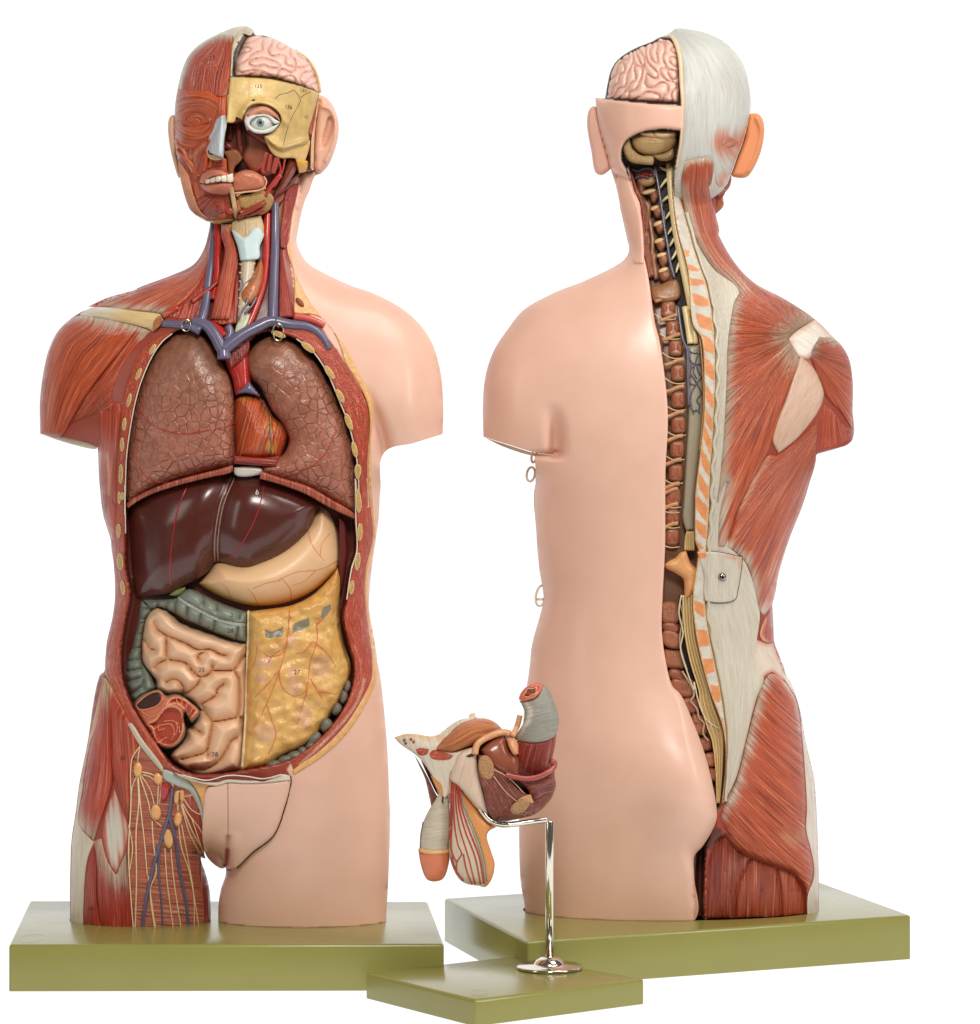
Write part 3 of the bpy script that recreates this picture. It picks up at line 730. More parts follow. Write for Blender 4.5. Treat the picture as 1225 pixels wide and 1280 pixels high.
# heart
ho = P('CHEST', '608,592 640,574 680,583 700,612 722,640 752,665 762,700 750,740 735,765 690,775 606,770')
r, md, tp, bs = organ('heart', 'orange-red heart veined with fat between the two lungs', 'heart', ho, .62, 34)
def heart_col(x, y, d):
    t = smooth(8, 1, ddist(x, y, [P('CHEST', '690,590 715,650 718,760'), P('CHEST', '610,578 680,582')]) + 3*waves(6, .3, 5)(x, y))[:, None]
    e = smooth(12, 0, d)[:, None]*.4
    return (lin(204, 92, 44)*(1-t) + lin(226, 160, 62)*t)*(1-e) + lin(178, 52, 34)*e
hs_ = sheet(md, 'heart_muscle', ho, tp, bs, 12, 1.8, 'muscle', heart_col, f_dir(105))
hh = top_of(hs_, md)
tubes(md, 'heart_vein', [(P('CHEST', '685,592 705,630 712,690 716,770'), 1.1, .8), (P('CHEST', '700,612 735,650 742,700'), .7, .5), (P('CHEST', '708,660 690,700 680,740'), .6, .4)], hh, 'gloss', lin(110, 92, 96))
tubes(md, 'heart_artery', [(P('CHEST', '690,592 712,632 720,690 724,770'), .8, .6), (P('CHEST', '640,600 650,660 645,740'), .5, .4), (P('CHEST', '718,660 740,690 744,730'), .5, .4)], hh, 'gloss', lin(176, 50, 34))
sheet(md, 'lung_artery', P('CHEST', '612,575 650,538 684,582 640,572'), dome(6, 8), lambda x, y: BODY1(x, y)*.85, 10, 1.6, 'gloss', VEIN)
musc(md, 'heart_base', P('CHEST', '606,752 690,758 738,752 728,786 605,776'), f_dir(5), -6, (4, 5), col=lin(158, 50, 36), thick=16)
sheet(F, 'tendon_disc', P('CHEST', '606,786 640,783 686,788 690,806 640,814 610,808'), dome(5, 5), lambda x, y: BODY1(x, y)*.82, 14, 1.8, 'plain', lin(214, 206, 194))
# liver
lv = P('ABD', '150,205 146,260 150,330 158,420 168,508 185,530 230,528 290,520 345,494 400,466 440,438 465,412 490,414 540,430 590,438 640,418 700,388 760,346 810,292 830,235 842,190 760,135 640,92 520,72 400,88 280,128 180,180')
def liver_g(x, y, d):
    g = dist(x, y, spline(P('ABD', '466,412 462,360 470,270 490,180 530,88'), False, 1.0))
    return -4*np.exp(-(g/4)**2) - 11*np.exp(-(g/18)**2) - 7*np.exp(-(dist(x, y, spline(P('ABD', '215,200 190,330 195,420 215,530'), False, 1.0))/13)**2) - 5*np.exp(-(dist(x, y, spline(P('ABD', '150,200 150,330 160,420'), False, 1.0))/12)**2)
r, md, tp, bs = organ('liver', 'glossy dark brown liver below the lungs, red lines over it', 'liver', lv, .6, 50, -2, groove=liver_g)
LIV = sheet(md, 'liver_lobes', lv, tp, bs, 10, 2.4, 'gloss', lambda x, y, d: np.tile(lin(84, 38, 30), (len(x), 1)))
vh = top_of(LIV, md)
tubes(md, 'liver_ligament', [(P('ABD', '462,405 460,340 468,260 485,180 520,95'), 1.0, .9), (P('ABD', '474,405 472,340 480,260 498,180 536,92'), .9, .8)], vh, 'plain', lin(160, 128, 116))
tubes(md, 'section_line', [(P('ABD', '302,490 298,420 310,300 330,200 362,125'), .8, .8), (P('ABD', '512,392 570,320 610,240 632,170 642,118'), .8, .8)], vh, 'gloss', lin(160, 34, 36))
sheet(md, 'gallbladder', P('ABD', '294,524 318,502 357,492 352,510 322,528'), dome(5, 6), lambda x, y: BODY1(x, y)*.62, 8, 1.4, 'gloss', lin(126, 130, 70))
number(md, 'b', *P('ABD', '616,150')[0], 9, vh, col=(.8, .8, .75), rot=20)
# stomach
st = P('ABD', '402,482 440,440 470,405 560,400 700,350 800,260 842,195 872,215 898,262 912,330 910,425 878,462 815,512 740,546 660,563 580,560 500,537 440,507')
r, md, tp, bs = organ('stomach', 'smooth peach stomach with a yellow lower edge under the liver', 'stomach', st, .55, 40, -8)
def stom_col(x, y, d):
    t = smooth(7.5, 4.5, dist(x, y, spline(P('ABD', '400,486 440,509 500,540 580,564 660,568 740,551 818,516 882,466 914,428'), False, 1.0)))[:, None]
    return lin(228, 184, 138)*(1-t) + lin(222, 166, 84)*t
STO = sheet(md, 'stomach_wall', st, tp, bs, 10, 2.2, 'gut', stom_col)
sh_ = top_of(STO, md)
tubes(md, 'stomach_vessel', [(P('ABD', a), .55, .3) for a in ('905,400 840,430 760,440 690,470', '830,432 790,470 740,490', '800,280 815,340 860,400', '740,545 735,500 700,460', '620,560 600,520 580,500', '520,535 500,490 470,470', '880,300 850,340 845,380', '700,470 650,480 600,500')], sh_, 'gloss', lin(206, 128, 92))
# spleen and kidney glimpsed behind the stomach
sheet(F, 'spleen', P('ABD', '912,240 935,255 945,330 940,420 922,520 912,440 915,330'), dome(5, 6), lambda x, y: BODY1(x, y)*.62, 10, 2, 'gloss', lin(104, 40, 38))

# ---------------- bowel block
bo = cat(P('INT', '560,400'))
rB = empty('intestine_block', wpos(290, 860, 3.07), 'bowel block filling the belly: pale coils, grey colon and a yellow fatty apron', 'intestines')
G = Model(3.07, rB)
def dimple(x, y, d): return 0
coil_lines = [P('INT', s) for s in ('345,275 400,310 520,360 600,400 680,400 740,430 780,440', '255,340 290,390 320,402', '400,320 402,440 415,462 520,485 560,530 620,575 690,540 696,505', '330,520 350,490 405,463',
    '608,470 600,450 612,430 645,415', '690,535 800,535 830,530 880,470 912,440', '400,610 440,590 480,600 510,650 500,690', '570,650 600,620 618,577', '830,535 865,600 860,820 800,845 700,860 690,850 632,770 628,747',
    '630,745 720,690 722,660 770,620', '612,780 640,800 690,860 690,900 672,990 655,1050 580,1080 500,1100', '570,1165 640,1165 730,1120 780,1050 810,990 850,962', '570,905 620,930', '860,822 890,850', '345,275 320,230', '655,1050 668,1078', '500,690 540,670 570,650')]
def coil_h(x, y, d):
    g = ddist(x, y, coil_lines, .8)
    g = np.minimum(g, np.where(d > 0, d + 1.5, 1.5))
    return 23*np.sqrt(np.clip(1-(1-np.clip(g/25, 0, 1))**2, 0, 1)) - 23
so = P('INT', '320,132 270,190 246,300 240,400 246,480 300,560 330,600 335,650 400,695 500,700 600,790 565,880 530,910 520,965 435,1040 418,1090 470,1142 550,1190 680,1216 800,1206 890,1170 905,900 915,600 922,350 850,345 700,300 500,230 420,160 370,132')
tpS = lambda x, y, d: BODY1(x, y)*.34*np.sqrt(np.clip(1-(1-np.clip(d/22, 0, 1))**2, 0, 1)) + coil_h(x, y, d) - 1
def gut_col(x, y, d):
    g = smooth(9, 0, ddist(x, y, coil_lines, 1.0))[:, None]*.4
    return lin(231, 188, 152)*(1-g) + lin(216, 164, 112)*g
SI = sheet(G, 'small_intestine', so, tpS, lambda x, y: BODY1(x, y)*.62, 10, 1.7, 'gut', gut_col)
sih = top_of(SI, G)
# grey colon
co = P('INT', '300,152 262,100 240,82 330,78 450,70 480,45 500,28 550,10 640,48 720,88 830,130 924,158 922,362 830,342 700,292 600,246 520,212 450,172 350,132')
co_lines = [P('INT', s) for s in ('455,85 460,172', '537,125 530,215', '622,165 610,252', '712,205 700,290', '857,250 848,342', '642,50 634,112', '728,92 720,152', '872,142 862,205', '395,80 405,150', '340,85 350,130', '285,85 310,140', '470,65 540,110 640,165 760,215 920,248')]
def colon_h(lines, R=11, H=14):
    def f(x, y, d):
        g = np.minimum(ddist(x, y, lines, 1.0), d + .8)
        return H*np.sqrt(np.clip(1-(1-np.clip(g/R, 0, 1))**2, 0, 1)) - H
    return f
GREY = lin(132, 142, 128)
ch1 = colon_h(co_lines)
COL1 = sheet(G, 'transverse_colon', co, lambda x, y, d: BODY1(x, y)*.32*dome(14, 1)(x, y, d) + ch1(x, y, d) - 4, lambda x, y: BODY1(x, y)*.6, 10, 1.4, 'colon', GREY)
c1h = top_of(COL1, G)
tubes(G, 'colon_band', [(P('INT', '470,62 540,106 640,160 760,211 922,242'), 1.6, 1.6), (P('INT', '470,72 540,117 640,172 760,223 922,253'), 1.0, 1.0)], c1h, 'plain', lin(196, 194, 178), flat=.6, parent=COL1)
ao = P('INT', '305,150 272,105 238,84 226,130 222,200 212,260 196,310 176,390 150,450 138,530 140,610 160,690 188,755 250,705 330,655 318,600 298,560 246,480 240,390 248,300 270,200')
ao_lines = [P('INT', s) for s in ('225,130 290,140', '215,200 270,200', '205,238 260,225', '205,300 250,302', '180,392 245,385', '150,470 245,462', '138,540 250,520', '140,610 240,575', '165,690 240,640', '245,470 255,560 250,650')]
ch2 = colon_h(ao_lines, 10, 13)
COL2 = sheet(G, 'ascending_colon', ao, lambda x, y, d: BODY1(x, y)*.26*dome(12, 1)(x, y, d) + ch2(x, y, d) - 4, lambda x, y: BODY1(x, y)*.58, 10, 1.7, 'colon', GREY)
ce = P('INT', '186,758 230,860 280,930 320,1000 380,1036 450,1026 508,972 526,905 512,845 520,800 560,872 605,830 614,790 560,738 500,695 450,680 400,690 350,655 240,690')
ce_in = [P('INT', s) for s in ('212,770 300,775 370,770 390,735 380,700 350,675 385,760 340,830 280,850', '400,770 480,780 505,850 500,930 450,1005 380,1010 330,970 310,900 265,880 330,850', '400,755 430,715 480,705 550,745 598,790 545,850 520,790 470,745')]
def cec_col(x, y, d):
    c = np.tile(lin(196, 112, 80), (len(x), 1)).astype(float)
    e = d < 2.0; c[e] = lin(128, 126, 108)
    for q in (ce_in[1], ce_in[2]):
        k = inside(x, y, spline(q, True, 1.5)); c[k] = lin(176, 72, 50)
        k2 = dist(x, y, spline(q, True, 1.0)) < 1.3; c[k2] = lin(226, 150, 112)
    return c
def cec_h(x, y, d):
    h = BODY1(x, y)*.30*dome(8, 1)(x, y, d)
    for q, dp in ((ce_in[1], 9), (ce_in[2], 7)):
        o_ = spline(q, True, 1.5); k = inside(x, y, o_); h = h - np.where(k, dp*smooth(.3, 4, dist(x, y, o_)), 0)
    return h
CE = sheet(G, 'opened_caecum', ce, cec_h, lambda x, y: BODY1(x, y)*.62, 10, 1.3, 'plain', cec_col)
ceh = top_of(CE, G)
sheet(G, 'colon_opening', P('INT', '208,752 250,715 310,680 350,675 366,700 345,745 290,770 230,776'), lambda x, y, d: .8, lambda x, y: ceh(x, y), 3, 1.5, 'dark', lin(58, 34, 26), parent=CE)
tubes(G, 'opening_rim', [(P('INT', '205,755 250,710 310,675 355,668 378,700 350,752 290,780 228,786'), 1.1, 1.1)], lambda x, y: ceh(x, y) + .6, 'plain', lin(206, 122, 88), closed=True, parent=CE)
tubes(G, 'caecum_fold', [(P('INT', a), 1.1, .9) for a in ('300,960 330,900 380,880 430,880 450,930 430,985', '460,860 470,900 455,950 440,940', '330,985 345,1000 400,960', '350,880 345,920 390,905', '460,700 470,745', '500,710 490,770', '535,735 520,790', '570,765 550,820', '480,890 485,935', '380,860 440,855 480,880', '235,790 300,830 360,800 385,740')], lambda x, y: ceh(x, y) + .3, 'gloss', lin(214, 124, 92), parent=CE)
# fatty apron
om = cat(P('OMN', '50,108 150,97 310,75 400,46 490,-6'), P('ABD', '880,462 908,424 918,470 915,600 930,700 955,770 950,830 920,910 882,968 850,1015 800,1075 720,1108 660,1148 600,1170 546,1170 556,1110 572,950 578,800'))
nw = waves(14, .14, 21); nw2 = waves(12, .38, 22)
pinks = [(540, 475, 62, 80), (345, 510, 40, 50), (360, 610, 50, 55), (432, 810, 50, 85), (172, 920, 72, 68), (165, 450, 60, 45), (150, 560, 45, 40), (350, 310, 30, 45)]
greys = [P('OMN', s) for s in ('160,215 210,240 290,205 288,280 170,292', '352,200 400,170 460,150 462,208 350,255', '548,90 612,60 602,118 540,172')]
def om_col(x, y, d):
    n = (nw(x, y)*.5 + .5).clip(0, 1)[:, None]
    c = lin(226, 180, 104)*(1-n*.5) + lin(208, 146, 70)*n*.5
    for a, b, ra, rb in pinks:
        X, Y = a*.1875 + 300, b*.1875 + 740
        q = ((x-X)/(ra*.1875))**2 + ((y-Y)/(rb*.1875))**2
        t = smooth(1.25, .7, q + .15*nw2(x, y))[:, None]*.85; c = c*(1-t*.8) + lin(222, 172, 136)*t*.8
    for g in greys:
        o_ = spline(g, True, 1.0); k = inside(x, y, o_) & (dist(x, y, o_) > .6); c[k] = lin(134, 130, 108)
    return c
def om_h(x, y, d):
    h = BODY1(x, y)*.36*np.sqrt(np.clip(1-(1-np.clip(d/20, 0, 1))**2, 0, 1)) + 1.6*nw(x, y) + .8*nw2(x, y)
    for g in greys:
        o_ = spline(g, True, 1.0); h = h - np.where(inside(x, y, o_), 1.6*smooth(0, 2, dist(x, y, o_)), 0)
    return h
OM = sheet(G, 'fatty_apron', om, om_h, lambda x, y: BODY1(x, y)*.6, 10, 1.6, 'fat', om_col)
omh = top_of(OM, G)
tubes(G, 'apron_vessel', [(P('OMN', a), .75, .4) for a in ('115,330 100,440 60,520', '330,100 320,260 280,450 210,650 180,720 130,820 80,900', '320,300 290,380 200,410 145,370', '260,500 280,610 350,670 410,660 450,620',
    '510,180 515,300 470,440 455,560 430,690 380,860', '470,560 520,640 550,700', '520,330 590,400 640,480', '180,730 210,830 240,930 190,1060', '530,640 640,660', '250,510 180,600 100,680', '510,200 560,150 600,110', '450,620 440,680', '320,180 345,140', '190,450 220,400 300,350', '480,320 420,380 370,390')], omh, 'gloss', lin(206, 118, 72), off=.2, parent=OM)
tubes(G, 'apron_cut_edge', [(P('OMN', '56,108 55,300 48,480 42,700 35,900 15,1150'), 1.9, 2.2)], lambda x, y: omh(x, y) + .5, 'plain', lin(238, 216, 170), parent=OM)
for a, b, rx, ry, ro_ in ((225, 1130, 45, 27, -12), (300, 1100, 42, 30, -20), (365, 1078, 45, 36, -15), (420, 1050, 30, 36, 0), (497, 962, 46, 40, -50), (470, 1005, 30, 24, -40), (573, 868, 34, 44, 15), (645, 760, 26, 38, 20), (690, 680, 22, 40, 10), (715, 610, 18, 38, 10)):
    X, Y = a*.1875 + 300, b*.1875 + 740
    blob(G, 'colon_pouch', X, Y, rx*.23, ry*.22, float(BODY1(X, Y))*.84, 9, 'colon', lin(112, 108, 92), rot=ro_, jitter=.05)
for t, fr, a, b, s_, hf in (('25', 'INT', 625, 530, 8, sih), ('28', 'INT', 710, 1072, 8, sih), ('31', 'INT', 828, 180, 8, c1h), ('28', 'INT', 808, 280, 8, c1h), ('J', 'INT', 672, 240, 8, c1h), ('27', 'OMN', 380, 515, 8, omh)):
    x0, y0, k = FR[fr]; number(G, t, a*k + x0, b*k + y0, s_, hf)
# ------------------------------------------------------------------ left thigh of the front torso (bare muscle)
thz = lambda off: (lambda x, y: BODY1(x, y) + off)
def thi(name, s, fib, off=2, roll=(4, 4), col=MUS, m='muscle', ten=None, rim=None, bulge=0, fr='THI', label=None, thick=14):
    pts = P(fr, s) if isinstance(s, str) else s
    def cf(x, y, d):
        c = np.tile(np.asarray(col, float), (len(x), 1))
        if rim is not None:
            t = smooth(rim[0], 0, d + rim[0]*.45*feather(fib(x, y)[0]))[:, None]; c = c*(1-t) + rim[1]*t
        return tendon(c, x, y, ten, fib)
    tp = lambda x, y, d: off + edge(*roll)(x, y, d) + (bulge*np.sqrt(np.clip(1-(1-np.clip(d/22., 0, 1))**2, 0, 1)) if bulge else 0)
    return sheet(F, name, pts, tp, B1, thick, 2.0, m, cf, fib, zmin=ZT, label=label)
# bottoms run below the board top and are trimmed there
thi('thigh_band', '170,-120 195,-240 205,-240 190,-60 170,20 135,110 95,350 80,510 140,590 160,605 122,700 104,900 100,1120 28,1120 31,1000 31,900 33,750 39,600 61,450 81,300 121,100', f_between(P('THI', '160,-200 80,300 35,700 33,1040'), P('THI', '195,-200 120,480 110,900 100,1040'), 26), 1.5, (3, 5), lin(214, 202, 180), 'pale_fibre', ten=[(P('THI', '200,-240 150,60 110,280'), 16, lin(206, 140, 100))])
thi('hip_muscle', '165,10 185,-100 203,-240 222,-200 240,0 243,200 252,285 205,450 152,600 78,515 98,350 134,120', f_between(P('THI', '195,-200 98,350 90,560'), P('THI', '225,-200 245,290 160,590'), 40), 3.5, (5, 4), lin(200, 74, 46), ten=[(P('THI', '70,520 110,570 155,605'), 24, TEN), (P('THI', '200,-240 215,-150'), 22, lin(224, 196, 160))], bulge=2)
thi('crossing_thigh_muscle', '206,-240 240,-190 290,-100 340,0 385,112 345,195 338,400 330,522 292,425 256,292 240,200 236,0', f_between(P('THI', '215,-230 240,200 330,520'), P('THI', '330,-20 345,195 332,520'), 34), 3, (5, 4), lin(198, 78, 46), ten=[(P('THI', '206,-240 240,-190'), 18, lin(224, 196, 160))], bulge=2)
thi('thigh_tendon', '258,322 300,440 330,525 318,640 265,775 220,700 193,580 212,450', f_dir(84), 1.0, (7, 2.5), lin(210, 204, 188), 'pale_fibre', rim=(12, lin(196, 96, 66)))
thi('front_thigh_muscle', '150,600 192,585 222,700 265,772 318,650 332,800 345,950 352,1120 198,1120 190,1055 170,900 168,750', f_between(P('THI', '190,585 180,800 195,1060'), P('THI', '330,640 335,800 352,1060'), 60), 2.5, (4, 4), lin(190, 62, 44), ten=[(P('THI', '192,580 222,700 265,775 318,650'), 22, TEN)], bulge=2)
thi('outer_thigh_muscle', '122,700 160,605 168,750 172,900 192,1055 198,1120 98,1120 103,900', f_between(P('THI', '150,610 115,750 100,1060'), P('THI', '165,620 172,900 192,1060'), 24), 2, (4, 4), lin(186, 66, 46), bulge=1.5)
thi('inner_thigh_surface', '385,112 440,170 505,245 535,300 562,340 640,340 700,450 718,692 690,682 725,775 745,870 750,1020 748,1120 352,1120 348,1000 330,780 330,520 345,195', f_dir(4), 1.5, (3, 4), lin(196, 112, 88), 'muscle')
thi('inner_thigh_muscle', '690,690 725,775 745,870 750,1020 748,1120 706,1120 712,950 690,780', f_dir(88), 2.5, (3, 3), lin(146, 48, 38))
tz = lambda x, y: BODY1(x, y) + 2
TT = lambda s: P('THI', s)
thigh_nerves = [(TT(a), r0, r1) for a, r0, r1 in (('388,118 345,190 342,400 330,640 335,800 355,1068', .9, .9), ('388,118 378,180 376,220', .8, .6), ('376,262 350,320 345,360', .8, .6), ('376,262 382,400 368,560 370,800 362,1068', 1.0, .8),
    ('378,262 390,420 410,600 425,780', .9, .7), ('384,262 430,400 450,480 500,530', .9, .6), ('390,262 440,340 462,420', .8, .6), ('400,250 450,262 470,275', 1.1, .8), ('400,262 440,275 470,300', .8, .6), ('485,290 480,360 478,420', .9, .7), ('500,270 495,330 488,410', .7, .6),
    ('450,500 455,600 470,760 440,850 465,1066', .9, .7), ('585,345 580,400 582,450', 1.0, .8), ('590,345 640,430 680,460 715,470', .9, .6), ('600,400 640,470 680,520 710,570', .9, .6), ('600,380 640,370 670,360', .8, .5), ('595,400 640,520 670,580 705,640', .9, .6), ('600,420 640,560 690,660', .8, .6),
    ('585,520 600,640 640,760 690,1050', .9, .7), ('600,520 630,680 660,860 665,1050', .8, .6), ('515,640 525,800 560,1066', .8, .7), ('545,640 560,800 600,1066', .8, .7), ('430,780 445,900 470,1066', .8, .7), ('330,520 350,640 330,780', .7, .6), ('650,480 690,600 720,690', .8, .6), ('500,240 520,250 560,330', .9, .7))]
tubes(F, 'skin_nerve', thigh_nerves, tz, 'plain', lin(232, 204, 158), step=3, sides=7)
tubes(F, 'thigh_vein', [(TT('552,330 545,420 530,490 490,620 450,760 412,950 396,1110'), 2.6, 2.3), (TT('535,470 565,580 590,750 620,900 645,1110'), 2.4, 2.4), (TT('488,640 484,760 496,900 508,1110'), 1.6, 1.3)], lambda x, y: BODY1(x, y) + 1.2, 'gloss', lin(92, 84, 108), step=2.5)
sheet(F, 'thigh_artery', TT('500,310 530,305 540,340 520,400 498,395 492,350'), dome(5, 5), tz, 8, 1.5, 'gloss', lin(176, 44, 40))
for a, b, rx, ry, ro_ in ((378, 238, 22, 40, 0), (470, 455, 26, 42, -6), (582, 490, 20, 38, 4), (532, 588, 24, 52, -8), (480, 285, 22, 32, -15), (575, 380, 14, 36, 3), (603, 372, 12, 34, 0)):
    X, Y = TT(f'{a},{b}')[0]
    blob(F, 'lymph_node', X, Y, rx*.2449, ry*.2449, float(BODY1(X, Y)) + 3, 4, 'gloss', lin(222, 164, 104), rot=ro_)
thi('groin_ligament', '318,0 345,0 400,82 508,228 500,252 385,114', f_between(TT('318,0 500,252'), TT('345,0 508,228'), 8), 5, (3, 3), lin(196, 186, 160), 'pale_fibre')
thi('cord_sheath', '502,245 515,236 575,262 640,300 690,380 712,470 705,520 688,440 640,350 570,320 508,285', f_between(TT('502,245 640,300 712,470'), TT('508,285 640,350 700,500'), 12), 4, (3, 3), lin(176, 184, 172), 'pale_fibre')
thi('fat_layer', '560,262 640,300 690,375 712,465 722,385 735,330 830,300 790,302 700,306 640,280', f_dir(10), 4.5, (2, 2), lin(224, 170, 104), 'fat')
thi('groin_muscle', '640,360 690,440 708,560 715,690 690,640 640,500 600,400', f_between(TT('620,380 700,680'), TT('690,440 715,680'), 18), 2.6, (2, 2), lin(182, 72, 54))
for s in ('612,392 640,440 690,470 660,430', ): pass
# removable plug with the skin of the pubic region
rP = empty('pelvic_plug', wpos(300, 1020, 3.0), 'removable skin-coloured wedge closing the front of the pelvis, below the bowel', 'model part')
PL = Model(3.07, rP)
pl = TT('730,335 780,318 835,303 920,306 1010,304 1156,290 1150,340 1128,420 1070,570 960,660 882,735 842,746 832,736 802,742 745,702 716,650 706,560 712,430')
slit = TT('838,585 834,650 830,720'); seam = TT('836,300 837,440 838,585')
def plug_h(x, y, d):
    h = 7 + 3.5*np.sqrt(np.clip(1-(1-np.clip(d/8, 0, 1))**2, 0, 1))
    g = dist(x, y, spline(slit, False, .8)); h = h + 5*np.exp(-((g-9)/9)**2)*smooth(1030, 1060, y) - 8*np.exp(-(g/2.4)**2)
    return h - .9*np.exp(-(dist(x, y, spline(seam, False, 1.))/.8)**2)
def plug_c(x, y, d):
    t = smooth(4.5, 1.5, dist(x, y, spline(slit[1:], False, .8)))[:, None]
    return lin(230, 186, 164)*(1-t) + lin(170, 88, 80)*t
PG = sheet(PL, 'plug_body', pl, plug_h, B1, 26, 1.8, 'skin', plug_c)
pgh = top_of(PG, PL)
for nm, a, b, cc, off in (('cut_fascia', '560,252 640,276 730,298 836,276 930,282 1020,296 1110,262 1152,268', '600,276 680,304 780,320 836,304 920,308 1010,306 1156,292', lin(216, 204, 186), 11.5),
                          ('cut_belly_muscle', '660,282 730,292 836,268 930,272 1010,282 1030,290', '690,296 780,302 836,288 920,292 1015,294 1032,292', lin(150, 48, 40), 12.6)):
    sheet(PL, nm, ribbon(TT(a), TT(b)), lambda x, y, d: off + edge(1.2, 1)(x, y, d), B1, 14, 1.5, 'cut' if 'muscle' in nm else 'plain', cc, f_dir(0))
tubes(PL, 'cut_edge_line', [(TT('600,264 660,280 730,292 836,268 930,272 1020,284 1110,262'), .9, .8)], lambda x, y: BODY1(x, y) + 13.5, 'plain', lin(222, 212, 196))
tubes(PL, 'seam_line', [(seam, .35, .35)], lambda x, y: BODY1(x, y) + 10.2, 'plain', lin(150, 92, 78))
hcut = cat(TT('1157,270 1160,300 1150,345 1130,425 1070,575 962,664 884,740'))
tubes(PL, 'joint_gap', [(hcut, .7, .7)], lambda x, y: BODY1(x, y) + 1.5, 'dark', lin(60, 30, 24))
for t, a, b, s_, hf in (('19', 147, 245, 7, tz), ('20', 298, 180, 7, lambda x, y: BODY1(x, y) + 5.3), ('13', 303, 846, 7, lambda x, y: BODY1(x, y) + 4.6), ('12', 600, 968, 7, tz), ('14', 135, 948, 7, lambda x, y: BODY1(x, y)+3.8), ('18', 665, 660, 7, lambda x, y: BODY1(x, y)+3)):
    X, Y = TT(f'{a},{b}')[0]; number(F, t, X, Y, s_, lambda x, y, h=hf: h(x, y) + 2.2)
# ------------------------------------------------------------------ head of the front torso
HD = lambda s: P('HEAD', s)
FC = lambda s: P('FACE', s)
HOUT = HD('545,42 500,42 440,58 330,108 255,158 205,215 170,300 146,400 133,480 128,560 132,700 145,800 165,930 200,1050 218,1092 290,1145 370,1170 478,1166 520,1120 650,1108 690,1050 790,970 850,882 915,860 925,700 938,560 952,430 930,380 900,250 820,180 740,130 650,95 592,92 578,68')
HEADF = Field(HOUT, .98)
hb = lambda off: (lambda x, y: HEADF(x, y) + off)
HZ = 14.0                                  # the head stands a little forward of the neck
HDM = Model(3.07, R1)
def relief(x, y):
    a = np.zeros(np.shape(x))
    for X, Y, sx, sy, k in ((250, 455, 95, 34, 7), (255, 580, 58, 46, -13), (180, 705, 55, 50, 7), (385, 920, 75, 70, 12), (400, 1095, 75, 48, 12), (225, 880, 45, 90, -9), (390, 500, 30, 60, 5), (400, 620, 40, 120, 5), (330, 1010, 90, 18, -4)):
        X, Y = HD(f'{X},{Y}')[0]; a = a + k*np.exp(-((x-X)/(sx*.2187))**2 - ((y-Y)/(sy*.2187))**2)
    return a
def H(x, y): return HEADF(x, y) + HZ + relief(x, y)
def head_carve(x, y, d):
    h = HEADF(x, y); h = np.maximum(h + np.minimum(relief(x, y), 0)*smooth(0, 20, h) - 1.5*smooth(0, 10, h), 0)
    o_ = spline(HD('420,585 480,585 525,575 560,650 690,720 890,720 930,860 850,885 690,1050 640,1115 520,1120 482,1168 478,1000 470,880 430,870 405,790'), True, 2.)
    i = inside(x, y, o_); t = np.where(i, smooth(0, 5, dist(x, y, o_)), 0); h = h*(1 - .55*t)
    o_ = spline(HD('470,175 545,70 620,85 740,125 820,175 900,250 945,330 962,425 820,380 690,345 560,335 458,333'), True, 2.)
    i = inside(x, y, o_); t = np.where(i, smooth(0, 4, dist(x, y, o_)), 0); h = h*(1 - .15*t)
    return h
def headcol(x, y, d):
    c = np.tile(lin(214, 206, 186), (len(x), 1)).astype(float)
    c[(x > 280) & (y > 140)] = lin(116, 50, 40)
    k = inside(x, y, spline(HD('455,330 440,340 470,175 545,70 600,70 970,300 970,430 820,378'), True, 2.)); c[k] = lin(78, 62, 48)
    return c
sheet(HDM, 'head_shell', HOUT, head_carve, HZ, 0, 2.6, 'pale_fibre', headcol, f_between(HD('540,45 250,160 135,480'), HD('470,100 450,330 440,500'), 60), closed_back=lambda x, y, d: HZ - .9*HEADF(x, y), rings=(.5, 1.2, 2.4, 4))
def hp(name, s, fib=None, off=2., roll=(4, 3), col=MUS, m='muscle', ten=None, extra=None, step=1.6, thick=12, frame='HEAD', parent=None, label=None, base=None):
    pts = P(frame, s) if isinstance(s, str) else s
    def cf(x, y, d):
        c = col(x, y, d) if callable(col) else np.tile(np.asarray(col, float), (len(x), 1))
        return tendon(c, x, y, ten, fib)
    tp = lambda x, y, d: off + edge(*roll)(x, y, d) + (extra(x, y, d) if extra else 0)
    return sheet(HDM, name, pts, tp, base or H, thick, step, m, cf, fib, parent, label=label)
# thick rim of the scalp along the midline
hp('scalp_rim', '545,44 585,66 560,95 520,85 490,110 468,180 458,330 446,330 452,180 470,110 500,72', f_dir(95), 2, (2, 3), lin(196, 186, 160), 'pale_fibre')
FRED = lin(212, 100, 54)
hp('face_muscle', '165,405 280,425 400,440 432,430 425,600 410,690 406,790 425,800 432,870 462,892 462,930 442,960 452,1040 482,1166 370,1170 290,1145 218,1092 200,1050 165,930 145,800 131,700 128,560 134,480 148,400', f_between(HD('140,480 140,800 220,1090 380,1168'), HD('420,440 405,790 440,960 480,1166'), 80), 1.5, (4, 4), FRED,
   ten=[(HD('200,950 225,1060 300,1140 420,1165'), 6, lin(230, 170, 120)), (HD('150,830 230,1040'), 5, lin(226, 150, 112)), (HD('370,1166 485,1160'), 7, lin(228, 188, 124))])
hp('forehead_muscle', '462,95 470,120 452,180 446,330 440,420 405,445 280,425 168,405 178,310 212,215 258,165 330,118 400,88', f_between(HD('330,118 212,215 165,405'), HD('462,95 450,250 435,430'), 70), 2.4, (7, 3), lin(196, 80, 46), ten=[(HD('470,80 400,86 330,112 255,160 212,212 180,300'), 9, TEN), (HD('438,440 400,520 370,560'), 6, lin(220, 160, 130))])
ex, ey = HD('245,585')[0]
